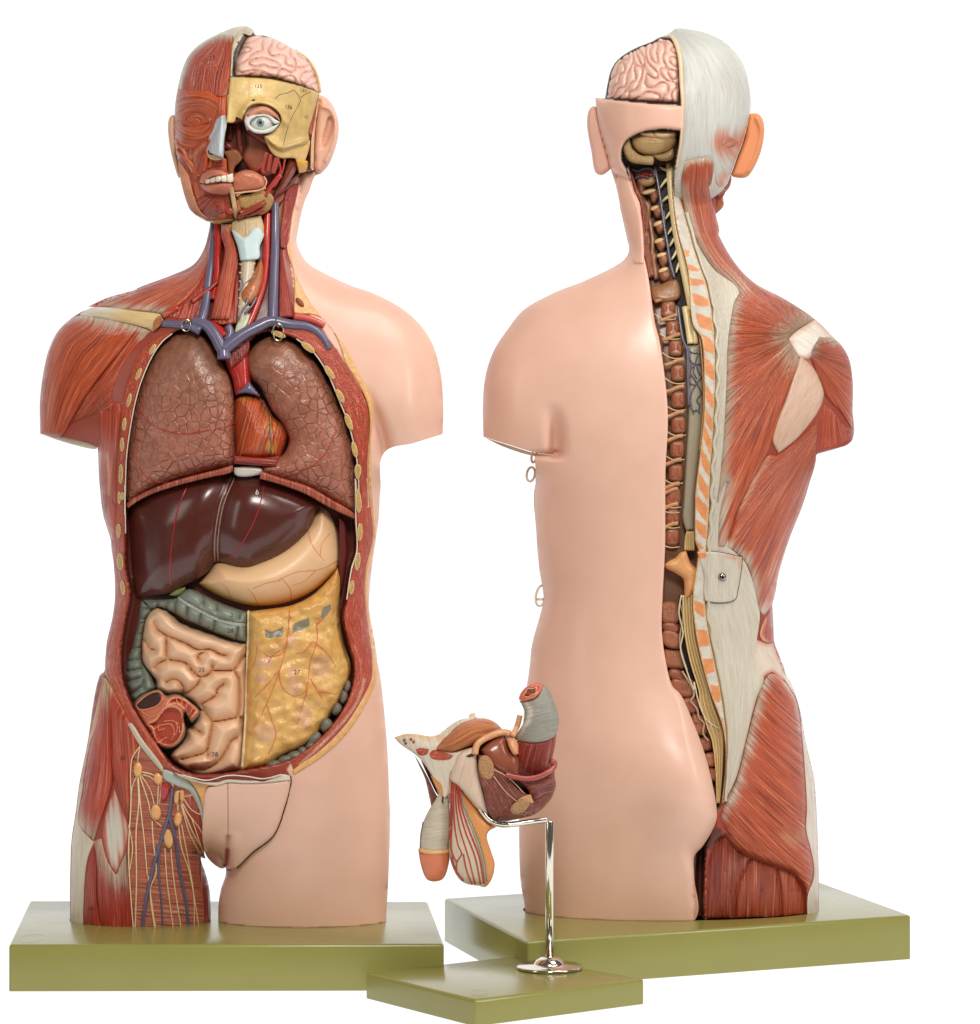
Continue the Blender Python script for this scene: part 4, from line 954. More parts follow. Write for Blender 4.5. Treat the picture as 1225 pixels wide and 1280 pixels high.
def orb(x, y, d):
    q = np.hypot((x-ex)/18., (y-ey)/13.)
    lid = HD('180,600 240,612 330,590')
    return 9*np.exp(-q**2*1.9) - 1.5*np.exp(-(dist(x, y, spline(lid, False, .8))/.9)**2) - 1.2*np.exp(-((q-1.25)/.22)**2)
hp('eye_ring_muscle', '148,400 240,405 340,415 378,470 365,560 345,640 300,700 220,735 150,745 133,650 132,520', f_ring(ex, ey, 1.3, 1.), 3.6, (9, 4), FRED, extra=orb)
tubes(HDM, 'closed_lid_line', [(HD('172,606 240,616 335,588'), .55, .45)], lambda x, y: H(x, y) + 6.2, 'gloss', lin(120, 40, 30))
hp('cheek_muscle', '135,745 220,740 310,690 325,760 300,860 250,920 215,1000 190,950 150,830', f_between(HD('310,690 240,930'), HD('140,750 195,960'), 46), 4, (4, 4), lin(196, 80, 52), ten=[(HD('160,760 230,790 290,720'), 4, lin(226, 160, 124)), (HD('250,800 245,900'), 3, lin(226, 160, 124))])
hp('cheek_fat', '175,790 230,812 243,860 232,895 205,850', None, 4.6, (3, 3), lin(222, 166, 70), 'fat')
for s, r_, c_ in (('150,742 200,800 270,900', 3.6, 0), ('335,690 318,760 300,870', 3.0, 0), ('372,700 345,790 330,850', 2.4, 0), ('135,690 190,770 262,915', 2.6, 1)):
    tubes(HDM, 'smile_muscle', [(HD(s), r_, r_*.6)], lambda x, y: H(x, y) + 3.4, 'muscle', (FRED, lin(222, 130, 88))[c_], flat=.55)
for i in range(9):
    a = i/8.
    tubes(HDM, 'neck_sheet_fibre', [(HD(f'{148+60*a},{800+90*a} {172+60*a},{930+70*a} {205+70*a},{1050+50*a} {250+80*a},{1120+28*a}'), .9, .5)], lambda x, y: H(x, y) + 3.6, 'plain', lin(226, 160, 120), flat=.6)
hp('jaw_muscle', '150,830 190,940 215,1000 235,1050 220,1090 195,1040 165,930', f_dir(75), 4.5, (3, 3), lin(200, 100, 72), ten=[(HD('160,860 200,1000 215,1080'), 5, lin(230, 180, 140))])
# nose
nc = HD('395,560 370,680 365,760')
def nose_h(x, y, d):
    rd = spline(HD('400,555 392,640 385,720 380,775'), False, .8)
    g = smooth(150, 188, y)
    return np.maximum(0, (6 + 25*g) * (1 - np.clip(dist(x, y, rd)/(4 + 14*g), 0, 1)**1.5))
hp('nose_cartilage', '372,565 420,548 428,600 412,690 408,798 360,775 312,748 318,690 345,630', f_dir(80), 2, (2, 2), lin(196, 208, 214), 'pale_fibre', ten=[(HD('360,580 330,660 312,720'), 3, lin(216, 170, 140))], extra=nose_h)
hp('nostril_wing', '308,745 330,742 375,778 408,800 360,808 322,790', None, 12, (3, 4), lin(222, 184, 132), 'plain')
blob(HDM, 'nostril', *HD('335,762')[0], 4.2, 2.6, float(H(*HD('335,762')[0])) + 13, 2, 'dark', lin(60, 26, 20), rot=28)
# mouth
hp('lip_muscle', '255,900 290,860 350,840 405,800 430,870 460,895 440,1000 300,1000 265,960', f_ring(*HD('400,925')[0], 1.6, 1), 3, (4, 3), lin(196, 84, 58))
LIPC = lin(206, 122, 96)
hp('upper_lip', '270,935 290,885 340,862 400,866 432,885 435,902 350,900 305,930 300,945', None, 8, (4, 5), LIPC, 'plain')
hp('lower_lip', '270,940 300,945 330,945 440,935 462,945 440,998 370,1000 310,985', None, 9, (5, 6), LIPC, 'plain')
for q in ('304,938 306,922 318,915 330,914 332,934 318,940', '333,933 332,912 350,906 360,904 362,928 348,934', '363,928 362,903 380,898 392,898 395,924 378,930', '396,924 394,897 412,893 426,894 428,928 412,932', '429,930 428,892 445,886 462,880 464,926 446,934'):
    hp('tooth', HD(q), None, 10.5, (2, 1.8), lin(236, 226, 204), 'gloss', step=1.0, thick=5)
hp('chin_muscle', '300,1000 440,1000 450,1040 470,1120 430,1130 330,1130 250,1060 270,1010', f_fan(*HD('400,960')[0], 60), 3.5, (4, 4), lin(192, 78, 52))
for a, b in ((405, 1120), (445, 1095)):
    X, Y = HD(f'{a},{b}')[0]; blob(HDM, 'chin_muscle_tuft', X, Y, 5, 4.5, float(H(X, Y)) + 4, 2.5, 'muscle', lin(186, 76, 56))
hp('chin_fat', '370,1150 470,1140 484,1168 370,1172 300,1150', None, 5, (3, 3), lin(226, 186, 122), 'fat')
hp('cut_chin_bone', '440,962 464,958 494,1130 484,1168 466,1110', None, 10, (2, 2), lin(206, 178, 130), 'bone')
# ears
earbase = lambda x, y: np.full(np.shape(x), 8.0)
sheet(HDM, 'ear', HD('108,552 135,548 140,650 152,800 165,900 152,910 140,880 112,780 95,680 92,590'), dome(5, 9), 4, 8, 1.6, 'skin', lin(226, 180, 150))
eo = HD('950,428 1000,452 1045,515 1068,610 1055,715 1012,830 965,886 925,868 915,780 925,660 935,540')
conch = spline(HD('1030,545 1000,560 980,620 965,680 962,735 945,748 990,735 1030,660 1045,600'), True, 1.)
helix = spline(HD('975,500 1015,515 1048,570 1052,640 1030,740 995,810'), False, 1.)
def ear_h(x, y, d):
    h = 17*dome(8, 1)(x, y, d) + 4*np.exp(-(dist(x, y, helix)/2.5)**2)
    return h - np.where(inside(x, y, conch), 9*smooth(0, 4.5, dist(x, y, conch)), 0)
sheet(HDM, 'ear', eo, ear_h, 2, 14, 1.4, 'skin', lin(226, 176, 150))
# neck skin behind the ear and the red cut line in front of it
sheet(HDM, 'neck_skin', HD('850,885 925,862 960,886 930,900 900,980 870,1050 845,1150 820,1290 790,1400 760,1380 780,1250 800,1120 830,980'), lambda x, y, d: 7*dome(9, 1)(x, y, d), lambda x, y: BODY1(x, y)*.7 + 2, 30, 1.8, 'skin', SKIN)
hp('scalp_cut_line', '938,425 956,428 935,560 915,655 900,665 895,640 918,560', f_dir(95), 4, (2, 2), lin(168, 70, 52), 'cut')
hp('skin_cut_edge', '953,425 965,440 942,560 928,700 925,860 905,855 910,700 925,600', f_dir(95), 3.4, (2, 2), lin(226, 184, 140), 'plain')
# skull
bone_c = lambda x, y, d: lin(224, 190, 120)*np.ones((len(x), 1)) * (1 - .22*smooth(325, 365, x)[:, None]) * np.array([1, 1 - .0, 1.0])
def skull_x(x, y, d):
    br = spline(HD('520,535 575,478 680,492 745,560 765,590'), False, 1.)
    return 5*np.exp(-(dist(x, y, br)/4.5)**2) + 5*np.exp(-(dist(x, y, spline(HD('640,660 740,730 890,690'), False, 1.))/4)**2) - 3*np.exp(-(dist(x, y, spline(HD('830,420 850,560 800,680'), False, 1.))/14)**2)
SKL = hp('skull', '446,335 560,335 690,346 820,376 955,420 940,490 918,565 896,640 890,705 820,725 742,748 690,718 642,672 690,640 735,590 720,530 640,488 560,498 525,550 515,575 480,560 470,590 425,592 436,440', None, 5, (2, 3), bone_c, 'bone', extra=skull_x)
skh = top_of(SKL, HDM)
for s in ('705,455 730,432 765,425 810,405', '810,405 840,440 850,470', '850,450 875,430 905,418', '850,470 800,560 770,640 748,735'): tubes(HDM, 'skull_suture', [(HD(s), .38, .34)], skh, 'ink', lin(90, 62, 36), parent=SKL, off=-.1)
blob(HDM, 'bone_hole', *HD('580,464')[0], 2.2, 1.3, float(skh(*HD('580,464')[0])[0]) + .3, 1, 'dark', lin(50, 30, 20), parent=SKL)
hp('eye_socket', '525,552 560,498 640,488 722,530 738,585 690,645 600,655 545,620', None, -6, (4, 4), lin(96, 52, 36), 'dark')
hp('cheek_bone', '640,660 745,735 890,690 905,700 880,800 850,862 820,800 740,795 690,770 650,700', None, 1.5, (3, 3), lin(222, 186, 120), 'bone')
hp('cheek_gland', '820,800 890,810 880,870 840,880', None, 4, (3, 3), lin(226, 172, 70), 'fat')
# eye
X, Y = HD('625,585')[0]; hz = float(H(X, Y))
blob(HDM, 'eyeball', X, Y, 18, 14, hz - 5, 17, 'gloss', lin(222, 222, 214), seg=36)
hp('eye_muscle', '540,545 580,510 650,500 715,545 735,585 690,555 620,540 560,560', f_dir(20), 11, (4, 4), lin(206, 138, 104), 'pale_fibre')
hp('eyelid', '528,590 545,560 600,545 660,550 735,590 700,600 660,560 610,556 572,574 558,596 578,622 630,634 690,612 735,592 690,640 640,655 575,645', None, 15, (2.5, 3), lin(214, 214, 208), 'plain')
blob(HDM, 'iris', *HD('620,590')[0], 5.6, 5.6, hz + 9, 5.0, 'gloss', lin(128, 146, 150), seg=24)
blob(HDM, 'pupil', *HD('620,590')[0], 2.8, 2.8, hz + 12.2, 2.5, 'gloss', lin(14, 14, 14), seg=20)
hp('tear_gland', '530,560 545,545 560,620 545,640 532,610', None, 9, (2.5, 3), lin(222, 178, 140), 'plain')
# hollow of nose and mouth
low = lambda x, y: HEADF(x, y)*.5 + HZ
def hl(name, s, off=0, roll=(4, 5), col=(.2, .1, .1), m='gloss', fib=None, thick=10, extra=None):
    return hp(name, s, fib, off, roll, col, m, base=low, thick=thick, extra=extra)
hl('nasal_wall', '415,590 480,588 525,575 545,640 560,720 530,800 480,830 460,780 405,790 412,690', 6, (3, 4), lin(96, 40, 30), 'plain')
hl('nasal_shell', '480,590 500,580 515,660 520,760 500,800 485,740 478,660', 14, (4, 6), lin(120, 52, 40))
hl('nasal_shell', '425,600 460,600 465,660 455,700 420,690', 12, (4, 6), lin(108, 44, 34))
hl('nasal_shell', '418,700 450,710 480,760 440,750 410,740', 14, (4, 5), lin(124, 54, 40))
hl('cut_palate', '405,760 480,745 515,790 505,815 475,845 460,905 435,875 428,800', 30, (3, 5), lin(150, 92, 58), 'bone')
hl('throat_hollow', '475,845 510,815 570,830 600,870 540,890 480,885', 6, (4, 4), lin(52, 24, 18), 'dark')
hl('jaw_joint_muscle', '530,650 600,650 660,700 720,760 720,850 640,900 560,860 520,800 540,720', 14, (10, 9), lin(176, 104, 78), 'gloss')
for s, c in (('655,760 630,860 640,880', 1), ('680,770 660,870', 1), ('715,785 690,880', 1.3), ('650,800 600,860', .8)):
    tubes(HDM, 'chewing_muscle', [(HD(s), 3.0*c, 2.6*c)], lambda x, y: low(x, y) + 22, 'gloss', lin(176, 74, 62))
tg = hl('tongue', '458,905 500,870 560,862 630,895 655,930 640,970 560,985 462,995 450,960', 34, (9, 12), lin(204, 124, 92), 'fat', extra=None)
tubes(HDM, 'tongue_edge', [(HD('470,995 560,985 630,970 655,930 640,900'), 1.1, .9)], lambda x, y: low(x, y) + 31, 'plain', lin(224, 176, 140))
hl('cut_jaw', '485,1010 560,1000 630,975 690,1010 690,1060 650,1108 600,1118 520,1090 495,1060', 26, (4, 5), lin(216, 176, 110), 'sponge')
tubes(HDM, 'gum_line', [(HD('480,1010 520,990 600,982 650,965'), 1.3, 1.0)], lambda x, y: low(x, y) + 30, 'plain', lin(226, 160, 130))
hl('jaw_lining', '482,1020 500,1050 515,1100 490,1110 480,1060', 27, (3, 3), lin(196, 110, 90))
tubes(HDM, 'jaw_strap_muscle', [(HD('500,1110 560,1090 650,1045'), 4.6, 3.2), (HD('490,1130 560,1115 640,1085'), 3.2, 3.0)], lambda x, y: low(x, y) + 26, 'muscle', lin(160, 70, 48))
hl('swallow_muscle', '780,795 840,800 830,850 760,970 690,1040 690,1000 740,920', 16, (7, 8), lin(154, 76, 54), 'muscle', f_between(HD('780,795 690,1010'), HD('840,800 700,1040'), 22))
tubes(HDM, 'jaw_artery', [(HD('735,890 700,930 660,985 650,1010'), 3.2, 2.6)], lambda x, y: low(x, y) + 24, 'gloss', lin(190, 62, 54))
tubes(HDM, 'temple_artery', [(HD('720,800 735,860 720,900'), 1.2, 1.0), (HD('760,800 745,870 700,960'), 1.2, 1)], lambda x, y: low(x, y) + 24, 'gloss', lin(190, 70, 60))
sheet(HDM, 'neck_fascia', HD('850,885 830,960 790,1060 745,1160 740,1250 700,1250 720,1100 790,970'), lambda x, y, d: 2.0 + 0*x, lambda x, y: BODY1(x, y) - 4, 10, 2, 'plain', lin(168, 110, 60))
for t, a, b, s_ in (('17', 343, 222, 8), ): X, Y = HD(f'{a},{b}')[0]; number(HDM, t, X, Y, s_, lambda x, y: H(x, y) + 3.2)
for t, a, b, s_, r_ in (('135', 608, 385, 6.5, 0), ('131', 865, 408, 6, 12), ('136', 780, 503, 6.5, 8), ('12', 880, 560, 5, 5)):
    X, Y = HD(f'{a},{b}')[0]; number(HDM, t, X, Y, s_, skh, rot=r_)
# ---------------- brain half (lifts out)
def brain(name_loc, md_d0, out, label, hfun, seed, k=.36, wdt=.16, amp=5., col=lin(228, 188, 172), step=1.5):
    c = spline(out, True, 4).mean(0); root = empty('brain', wpos(c[0], c[1], md_d0), label, 'brain'); md = Model(md_d0, root)
    wv = waves(16, k, seed, .22); wa = waves(6, .05, seed+1); wb = waves(6, .05, seed+2)
    def lab(x, y):
        X = x + 5*wa(x, y); Y = y + 5*wb(x, y); return wv(X, Y)
    def g(x, y):
        e = .4; f = lab(x, y); gx = (lab(x+e, y) - lab(x-e, y))/(2*e); gy = (lab(x, y+e) - lab(x, y-e))/(2*e)
        dd = np.abs(f)/(np.hypot(gx, gy) + .12)
        return dd
    def tp(x, y, d):
        dd = np.minimum(g(x, y), d + 1.0)
        return hfun(x, y)*(.5+.5*dome(9, 1)(x, y, d)) + amp*(np.sqrt(np.clip(1-(1-np.clip(dd/4.6, 0, 1))**2, 0, 1)) - 1)
    def cf(x, y, d):
        t = np.exp(-(g(x, y)/.9)**2)[:, None]; return col*(1-t) + lin(208, 148, 130)*t
    o = sheet(md, 'brain_lobes', out, tp, lambda x, y: hfun(x, y)*0 + 10, 10, step, 'gut', cf); return root, md, o
bro = HD('500,185 540,110 590,92 650,97 740,130 820,180 895,235 930,290 950,350 962,425 900,405 820,378 690,346 560,336 470,336 468,260')
brain('b', 3.07, bro, 'pink folded brain half seen from the front above the yellow skull bone', lambda x, y: HEADF(x, y) + 6 + HZ - 10, 41)
tubes(HDM, 'skull_edge', [(HD('820,178 895,235 935,300 955,370 962,420'), 1.6, 1.6)], lambda x, y: 20., 'bone', lin(222, 190, 130))
# ================================================================== BACK TORSO
BT = lambda s: P('BTOP', s); BM = lambda s: P('BMID', s); BL = lambda s: P('BLOW', s); BH = lambda s: P('BHEAD', s); BN = lambda s: P('BNECK', s)
S1 = lambda s: P('SP1', s); S2 = lambda s: P('SP2', s); GL = lambda s: P('BGL', s)
R2 = empty('anatomical_torso', (floor_pt(840, 1140, ZT)[0], .13, ZT), 'life-size anatomical torso seen from behind, left half skin, right half bare muscle, spine exposed', 'anatomical model')
K = Model(3.14, R2)
KDARK = lin(96, 52, 36)
nl = cat(BH('230,960 270,1150 300,1280'), BT('478,180 450,210 350,260 250,300 160,350 110,410 65,480 40,560 33,650 35,740'))
al = BT('100,760 200,790 255,794')
sl = cat(BM('82,0 85,180 95,300 110,400 100,450 70,560 60,650'), BL('372,40 362,140 356,250 355,330 358,450 368,520'))
fl = P('PX', '654,1190 740,1200 1023,1190')
sr = cat(GL('813,1130 812,950 803,700 790,520 745,320 720,180 690,80 650,0'), BM('930,600 912,550 905,420 930,300 970,180 1010,80 1035,0'))
ar = BT('1058,792 1160,755')
nr = cat(BT('1165,650 1165,560 1150,490 1110,440 1050,380 960,320 860,265 800,200 755,120'), BH('815,1200 800,1120'))
NT2 = P('PX', '890,235 850,215 800,215')
OUT2 = cat(nl, al, sl, fl, sr, ar, nr, NT2)
OUT2x = cat(nl[:-1], P('PX', '604,600 640,620 668,590'), sl, P('PX', '654,1320 740,1330 1023,1320'), sr, P('PX', '1022,590 1045,610 1065,590'), nr, P('PX', '890,180 780,180'))
BODY2 = Field(OUT2x, .60)
SKE = cat(BN('75,310 110,460 150,560 160,800 200,1000 240,1280'), S1('70,200 100,400 120,600 122,750 108,1000 107,1280'), S2('105,300 90,600 85,800 110,1000 150,1150'), GL('118,90 155,160 240,380 290,580 306,700'))     # edge of the skin along the spine
BNL = cat(BN('345,300 345,350 350,500 375,700 440,950 470,1280'), S1('330,200 345,450 345,650 320,900 290,1150'), S2('290,0 290,250 310,320 275,600 290,800 330,1000 380,1180'), GL('330,250 350,400 330,640'))                    # left edge of the sawn spines
BNR = cat(BN('375,350 420,600 500,880 560,1050 600,1280'), S1('410,200 415,400 410,600 400,800 385,1000 375,1280'), S2('385,0 360,300 350,600 370,800 410,1000 450,1200'), GL('350,280 352,400 335,640'))
def inner(l, dx): return np.asarray(l) + np.array([dx, 0])
grv = spline(ribbon(inner(SKE, -4), BNL), True, 2.)
sko = spline(cat(inner(SKE, -1.), GL('300,735 275,790 230,860 191,905 190,1000 190,1500'), P('PX', '560,1220 560,500 690,420 770,330')), True, 2.)
hamo = spline(GL('345,785 400,850 480,900 592,940 690,984 740,1050 757,1106 757,1300 240,1300 243,1000 258,905 300,820'), True, 2.)
def body2(x, y, d):
    h = BODY2(x, y); i = inside(x, y, grv); t = np.where(i, smooth(0, 5, dist(x, y, grv)), 0)
    h = h - 26*t*smooth(0, 40, h)
    i = inside(x, y, sko); h = h*(1 - np.where(i, .30*smooth(0, 6, dist(x, y, sko)), 0))
    i = inside(x, y, hamo); return h - 15*np.where(i, smooth(0, 5, dist(x, y, hamo)), 0)*smooth(0, 20, h)
def bodycol2(x, y, d):
    c = np.tile(lin(150, 62, 44), (len(x), 1)).astype(float)
    sk = cat(inner(SKE, -5)[::-1], P('PX', '560,200 560,1250 866,1250'), GL('170,1200 170,905 255,780'))
    c[inside(x, y, spline(sk, True, 3.))] = SKIN
    c[inside(x, y, grv)] = lin(126, 92, 68)
    lg = spline(cat(GL('185,905 305,750 330,800 250,900 245,1200 185,1200')), True, 2.); c[inside(x, y, lg)] = lin(84, 40, 28)
    return c
legcut = spline(GL('200,880 270,800 300,760 262,830 250,900 245,1300 196,1300'), True, 2.)
sheet(K, 'body_shell', OUT2, lambda x, y, d: body2(x, y, d) - np.where(inside(x, y, legcut), 40*smooth(0, 5, dist(x, y, legcut)), 0), 0, 0, 3.0, 'skin', bodycol2, closed_back=lambda x, y, d: -.85*BODY2(x, y), rings=(.5, 1.2, 2.4, 4.2), zmin=ZT)
# skin half: back, buttock and thigh in one piece
sk_out = cat(BN('75,310 110,460 150,560 160,800 200,1000 240,1280'), S1('70,200 100,400 120,600 122,750 108,1000 107,1280'), S2('105,300 90,600 85,800 110,1000 150,1150'), GL('118,90 155,160 240,380 290,580 306,700 300,735 275,790 230,860 192,905 190,1000 190,1230'),
             P('PX', '760,1215 654,1205'), sl[::-1], P('PX', '669,575'), BT('190,790 225,794 255,794 200,790 100,760 35,740 33,650 40,560 65,480 110,410 160,352 250,300 350,260 450,210 478,180'), BH('300,1280 270,1150 250,1040'))
arm_ax = spline(BT('258,793 258,740 254,690 242,630 225,580'), False, 1.5); arm_bt = spline(BT('185,794 225,794 258,794'), False, 1.)
def skin_h(x, y, d):
    h = BODY2(x, y); on = smooth(0, 14, h)
    h = h + on*(20*np.exp(-((x-800)/95)**2 - ((y-955)/100)**2) + 26*np.exp(-((x-872)/55)**2 - ((y-985)/70)**2))
    h = h - on*(22*smooth(495, 550, y)*np.exp(-(dist(x, y, arm_ax)/9)**2)*smooth(575, 560, y) + 12*np.exp(-(dist(x, y, arm_bt)/4)**2)*smooth(556, 563, y))
    h = h + on*5*np.exp(-((x-640)/32)**2 - ((y-500)/60)**2)
    w = smooth(830, 940, y)*smooth(1100, 1045, y); R = 4 + 20*w + 4*smooth(1045, 1100, y); H_ = 3 + 17*w + 6*smooth(1045, 1100, y)
    near = dist(x, y, skin_in)
    return np.maximum(h + 3 + H_*(np.sqrt(np.clip(1-(1-np.clip(near/R, 0, 1))**2, 0, 1)) - 1), 2.5*smooth(0, 1, d))
skin_in = spline(cat(SKE, GL('300,735 275,790 230,860 192,905 190,1000 190,1230')), False, 1.5)
sheet(K, 'skin_half', sk_out, skin_h, 0, 0, 3.0, 'skin', lambda x, y, d: np.tile(SKIN, (len(x), 1)), closed_back=lambda x, y, d: np.full(len(x), -3.) - np.minimum(d, 8), rings=(.5, 1.2, 2.4, 4.2), zmin=ZT)
sheet(K, 'arm_cut_face', BT('38,742 100,762 200,792 255,795 250,799 190,799 100,772'), lambda x, y, d: 1.0 + 0*x, lambda x, y: BODY2(x, y)*.7, 14, 1.6, 'bone', lin(236, 214, 186))
# faint clear clips seen past the flank
for s, rx, ry in ((BT('182,800 180,855')[1:], 5, 9), (BT('190,800')[:1], 3, 8), (BM('100,392')[:1], 6, 13)):
    X, Y = s[0]; tubes(K, 'plastic_clip', [(ell(X, Y, rx, ry, 10), 1.5, 1.5)], 4, 'clear', lin(232, 222, 204), closed=True, step=1.5)
tubes(K, 'plastic_clip', [(BM('86,404 112,404'), 1.6, 1.6)], 6, 'clear', lin(236, 214, 184))

def bk(name, s, fib=None, off=2., roll=(4, 3), col=MUS, m='muscle', ten=None, bulge=0, step=2.0, thick=14, base=None, zc=None, extra=None, label=None, R=24.):
    def cf(x, y, d):
        c = np.asarray(col(x, y, d)) if callable(col) else np.tile(np.asarray(col, float), (len(x), 1))
        return tendon(c, x, y, ten, fib)
    tp = lambda x, y, d: off + edge(*roll)(x, y, d) + (bulge*np.sqrt(np.clip(1-(1-np.clip(d/R, 0, 1))**2, 0, 1)) if bulge else 0) + (extra(x, y, d) if extra else 0)
    return sheet(K, name, s, tp, base or BODY2, thick, step, m, cf, fib, zmin=zc, label=label)
FAS = lin(206, 198, 180)
# lumbar and neck fascia, one long pale sheet beside the spine
fas = cat(BNR[1:], GL('312,690'), GL('400,520 450,330 500,130 540,20'), BM('850,650 852,560 862,440 815,280 760,215 740,100 770,-20'), BT('775,850 800,650 810,450 825,330 835,285 760,225 705,150 670,60 655,20'), BN('480,480 430,300'))
bk('back_fascia', fas, f_between(BNR[1:], cat(BT('655,60 740,225 780,450 745,950'), BM('745,215 852,560'), GL('450,330 312,690')), 80), 2, (4, 3), FAS, 'pale_fibre')
# sawn spinous processes: orange bone and grey ligament
SPB = [BN(a) for a in ('362,580 385,640 372,660', '372,700 400,725 378,735', '405,830 455,835 450,870 412,865', '425,912 470,925 512,950 505,965 430,945', '450,1000 540,1020 552,1045 460,1050', '470,1095 560,1130 575,1180 485,1165', '490,1215 590,1260 600,1300 500,1285')] + \
      [S1(a) for a in ('305,55 395,90 400,150 312,115', '320,155 400,215 405,290 335,255', '345,290 410,385 412,460 350,400', '348,465 405,555 408,630 352,560', '348,600 395,700 400,780 350,690', '340,700 388,830 392,935 340,800', '325,860 380,960 384,1060 330,965', '308,1000 370,1115 368,1200 312,1100', '300,1150 365,1255 360,1330 300,1240')] + \
      [S2(a) for a in ('295,0 365,45 360,110 300,60', '295,125 360,175 355,255 295,180', '298,255 345,305 300,318', '285,620 345,655 350,730 292,690', '300,800 372,820 378,905 310,910', '338,980 405,985 410,1060 350,1080', '382,1140 440,1150 445,1215 400,1240')] + [GL(a) for a in ('270,60 320,60 325,125 300,140',)]
def spine_col(x, y, d):
    c = np.tile(lin(204, 198, 184), (len(x), 1)).astype(float)
    for q in SPB:
        o_ = spline(q, True, 1.5); k = inside(x, y, o_); c[k] = lin(218, 142, 88)
    e = d < 1.6; c[e] = lin(206, 172, 120)
    return c
spn = cat(BNL[1:], BNR[::-1][:-1])
bk('sawn_spine', spn, None, 5, (1.5, 1.2), spine_col, 'bone', step=1.5, thick=30)
wav = spline(inner(BNR[1:], 1.5), False, 2.0); wv_ = 1.4*np.sin(wav[:, 1]*2*math.pi/31.)*np.where((wav[:, 1] > 380) & (wav[:, 1] < 790), 1, .2); wav = wav + np.stack([wv_ + 1.5, wv_*0], 1)
tubes(K, 'spine_ligament', [(wav[::2], 2.3, 1.6)], lambda x, y: BODY2(x, y) + 5, 'plain', lin(198, 188, 166), step=2., flat=.7)
# ---------------- head from behind
HOUT2 = BH('112,450 165,455 184,350 200,290 240,230 330,170 440,125 480,103 528,85 572,54 640,58 730,75 830,120 910,190 960,270 990,380 999,480 990,560 962,680 932,760 897,850 852,955 800,1010 700,1060 520,1080 380,1080 320,960 270,900 200,850 175,740 130,600')
HEADK = Field(HOUT2, .95)
HKZ = 6.
def HKf(x, y): return HEADK(x, y) + HKZ
def KB(x, y):
    a = HKf(x, y); b = BODY2(x, y)*smooth(210, 235, y) + 1; return .5*(a + b + np.sqrt((a-b)**2 + 60)) - 2
# trapezius
tz_out = cat(BH('612,850 640,815 760,790 788,830 775,940 760,960 800,1120 820,1210'), BT('755,120 800,200 860,265 960,322 1050,380 990,418 968,440 1000,488 1000,520 960,620 925,740 900,800'), BM('800,60 760,170 742,222 715,222 722,100 745,0'), BT('745,970 760,850 775,650 782,450 800,330 815,290 740,228 690,150 655,60 640,-20'))
acx, acy = BT('1010,425')[0]
def trap_f(x, y):
    u1, v1 = f_fan(acx, acy, 150)(x, y)
    f2 = f_between(cat(BH('612,850'), BT('640,0 690,150 740,228 815,290 900,420')), cat(BH('788,830 800,1120'), BT('755,120 860,265 990,400')), 60)
    u2, v2 = f2(x, y); t = smooth(330, 385, y)
    return u2*(1-t) + (u1 + 400)*t, v2*(1-t) + v1*t
bk('trapezius_muscle', tz_out, trap_f, 4, (5, 4), lin(200, 96, 56), ten=[(BT('640,-20 690,150 740,228 815,290 800,330 782,450 775,650 760,850 745,975'), 14, FAS), (BT('1050,380 968,440 1000,500'), 26, lin(218, 196, 172)), (BM('745,0 722,100 715,222'), 13, FAS), (BH('612,850 640,815 760,790'), 8, TEN)], bulge=4, base=KB)
bk('shoulder_blade_fascia', BT('1005,490 1050,535 1078,600 1062,660 1000,742 938,792 918,745 960,625'), f_dir(120), 2.5, (4, 4), lin(206, 172, 148), 'pale_fibre', bulge=3)
RAX = Field(cat(BT('900,330 960,315 1050,375 1110,435 1150,490 1165,560 1165,650 1165,1000 1055,1000 1050,700 1000,520 940,430')), .80)
rbase = lambda x, y: np.maximum(RAX(x, y), BODY2(x, y))
bk('shoulder_muscle', BT('1035,482 1060,425 1110,440 1150,490 1165,560 1166,640 1163,715 1130,665 1082,612 1052,535'), f_fan(*BT('1020,470')[0], 120), 4, (5, 4), lin(196, 92, 56), base=rbase, ten=[(BT('1035,482 1060,425 1110,440'), 10, TEN)], thick=26)
bk('shoulder_tendon', BT('968,440 990,418 1050,380 1112,440 1062,470 1035,500 1008,500 992,488'), f_dir(30), 3.6, (11, 4), lambda x, y, d: lin(204, 176, 152) + (lin(226, 218, 204) - lin(204, 176, 152))*smooth(1, 9, d)[:, None], 'pale_fibre', base=rbase, thick=20, ten=[(BT('1000,470 1060,430'), 10, lin(226, 220, 208))])
bk('back_arm_muscle', BT('1060,665 1075,625 1105,645 1140,690 1163,715 1160,756 1057,793'), f_between(BT('1075,640 1060,790'), BT('1140,690 1160,750'), 40), 1, (4, 5), lin(194, 88, 56), base=lambda x, y: np.maximum(RAX(x, y), BODY2(x, y)) - 1, thick=24)
# latissimus
lt = cat(BT('902,800 937,794 1000,746 1062,680 1056,760 1052,820'), BM('1035,0 1010,80 970,180 932,300 906,420 876,462 858,440 815,282 742,222 762,170 800,60'))
bk('broad_back_muscle', lt, f_fan(*BT('1110,640')[0], 190), 2, (4, 4), lin(200, 96, 54), ten=[(BM('742,222 800,262 830,340 862,450'), 14, FAS), (BT('902,800 850,900 790,1010'), 5, lin(214, 160, 130))], bulge=2)
bk('flank_muscle', BM('906,420 912,550 890,556 868,545 862,520 880,470'), f_between(BM('906,420 912,550'), BM('880,470 868,545'), 16), 2, (3, 3), lin(186, 72, 48), ten=[(BM('880,470 866,530 890,556'), 4, lin(226, 190, 150))])
bk('hip_fascia', cat(BM('846,540 866,548 890,557 910,553 926,600 948,645'), GL('640,34 580,-14 545,12 510,90 470,120 470,-60')), f_dir(60), .6, (4, 1.5), lambda x, y, d: lin(206, 140, 108) + (lin(222, 206, 188) - lin(206, 140, 108))*smooth(0, 7, d)[:, None], 'pale_fibre', thick=6)
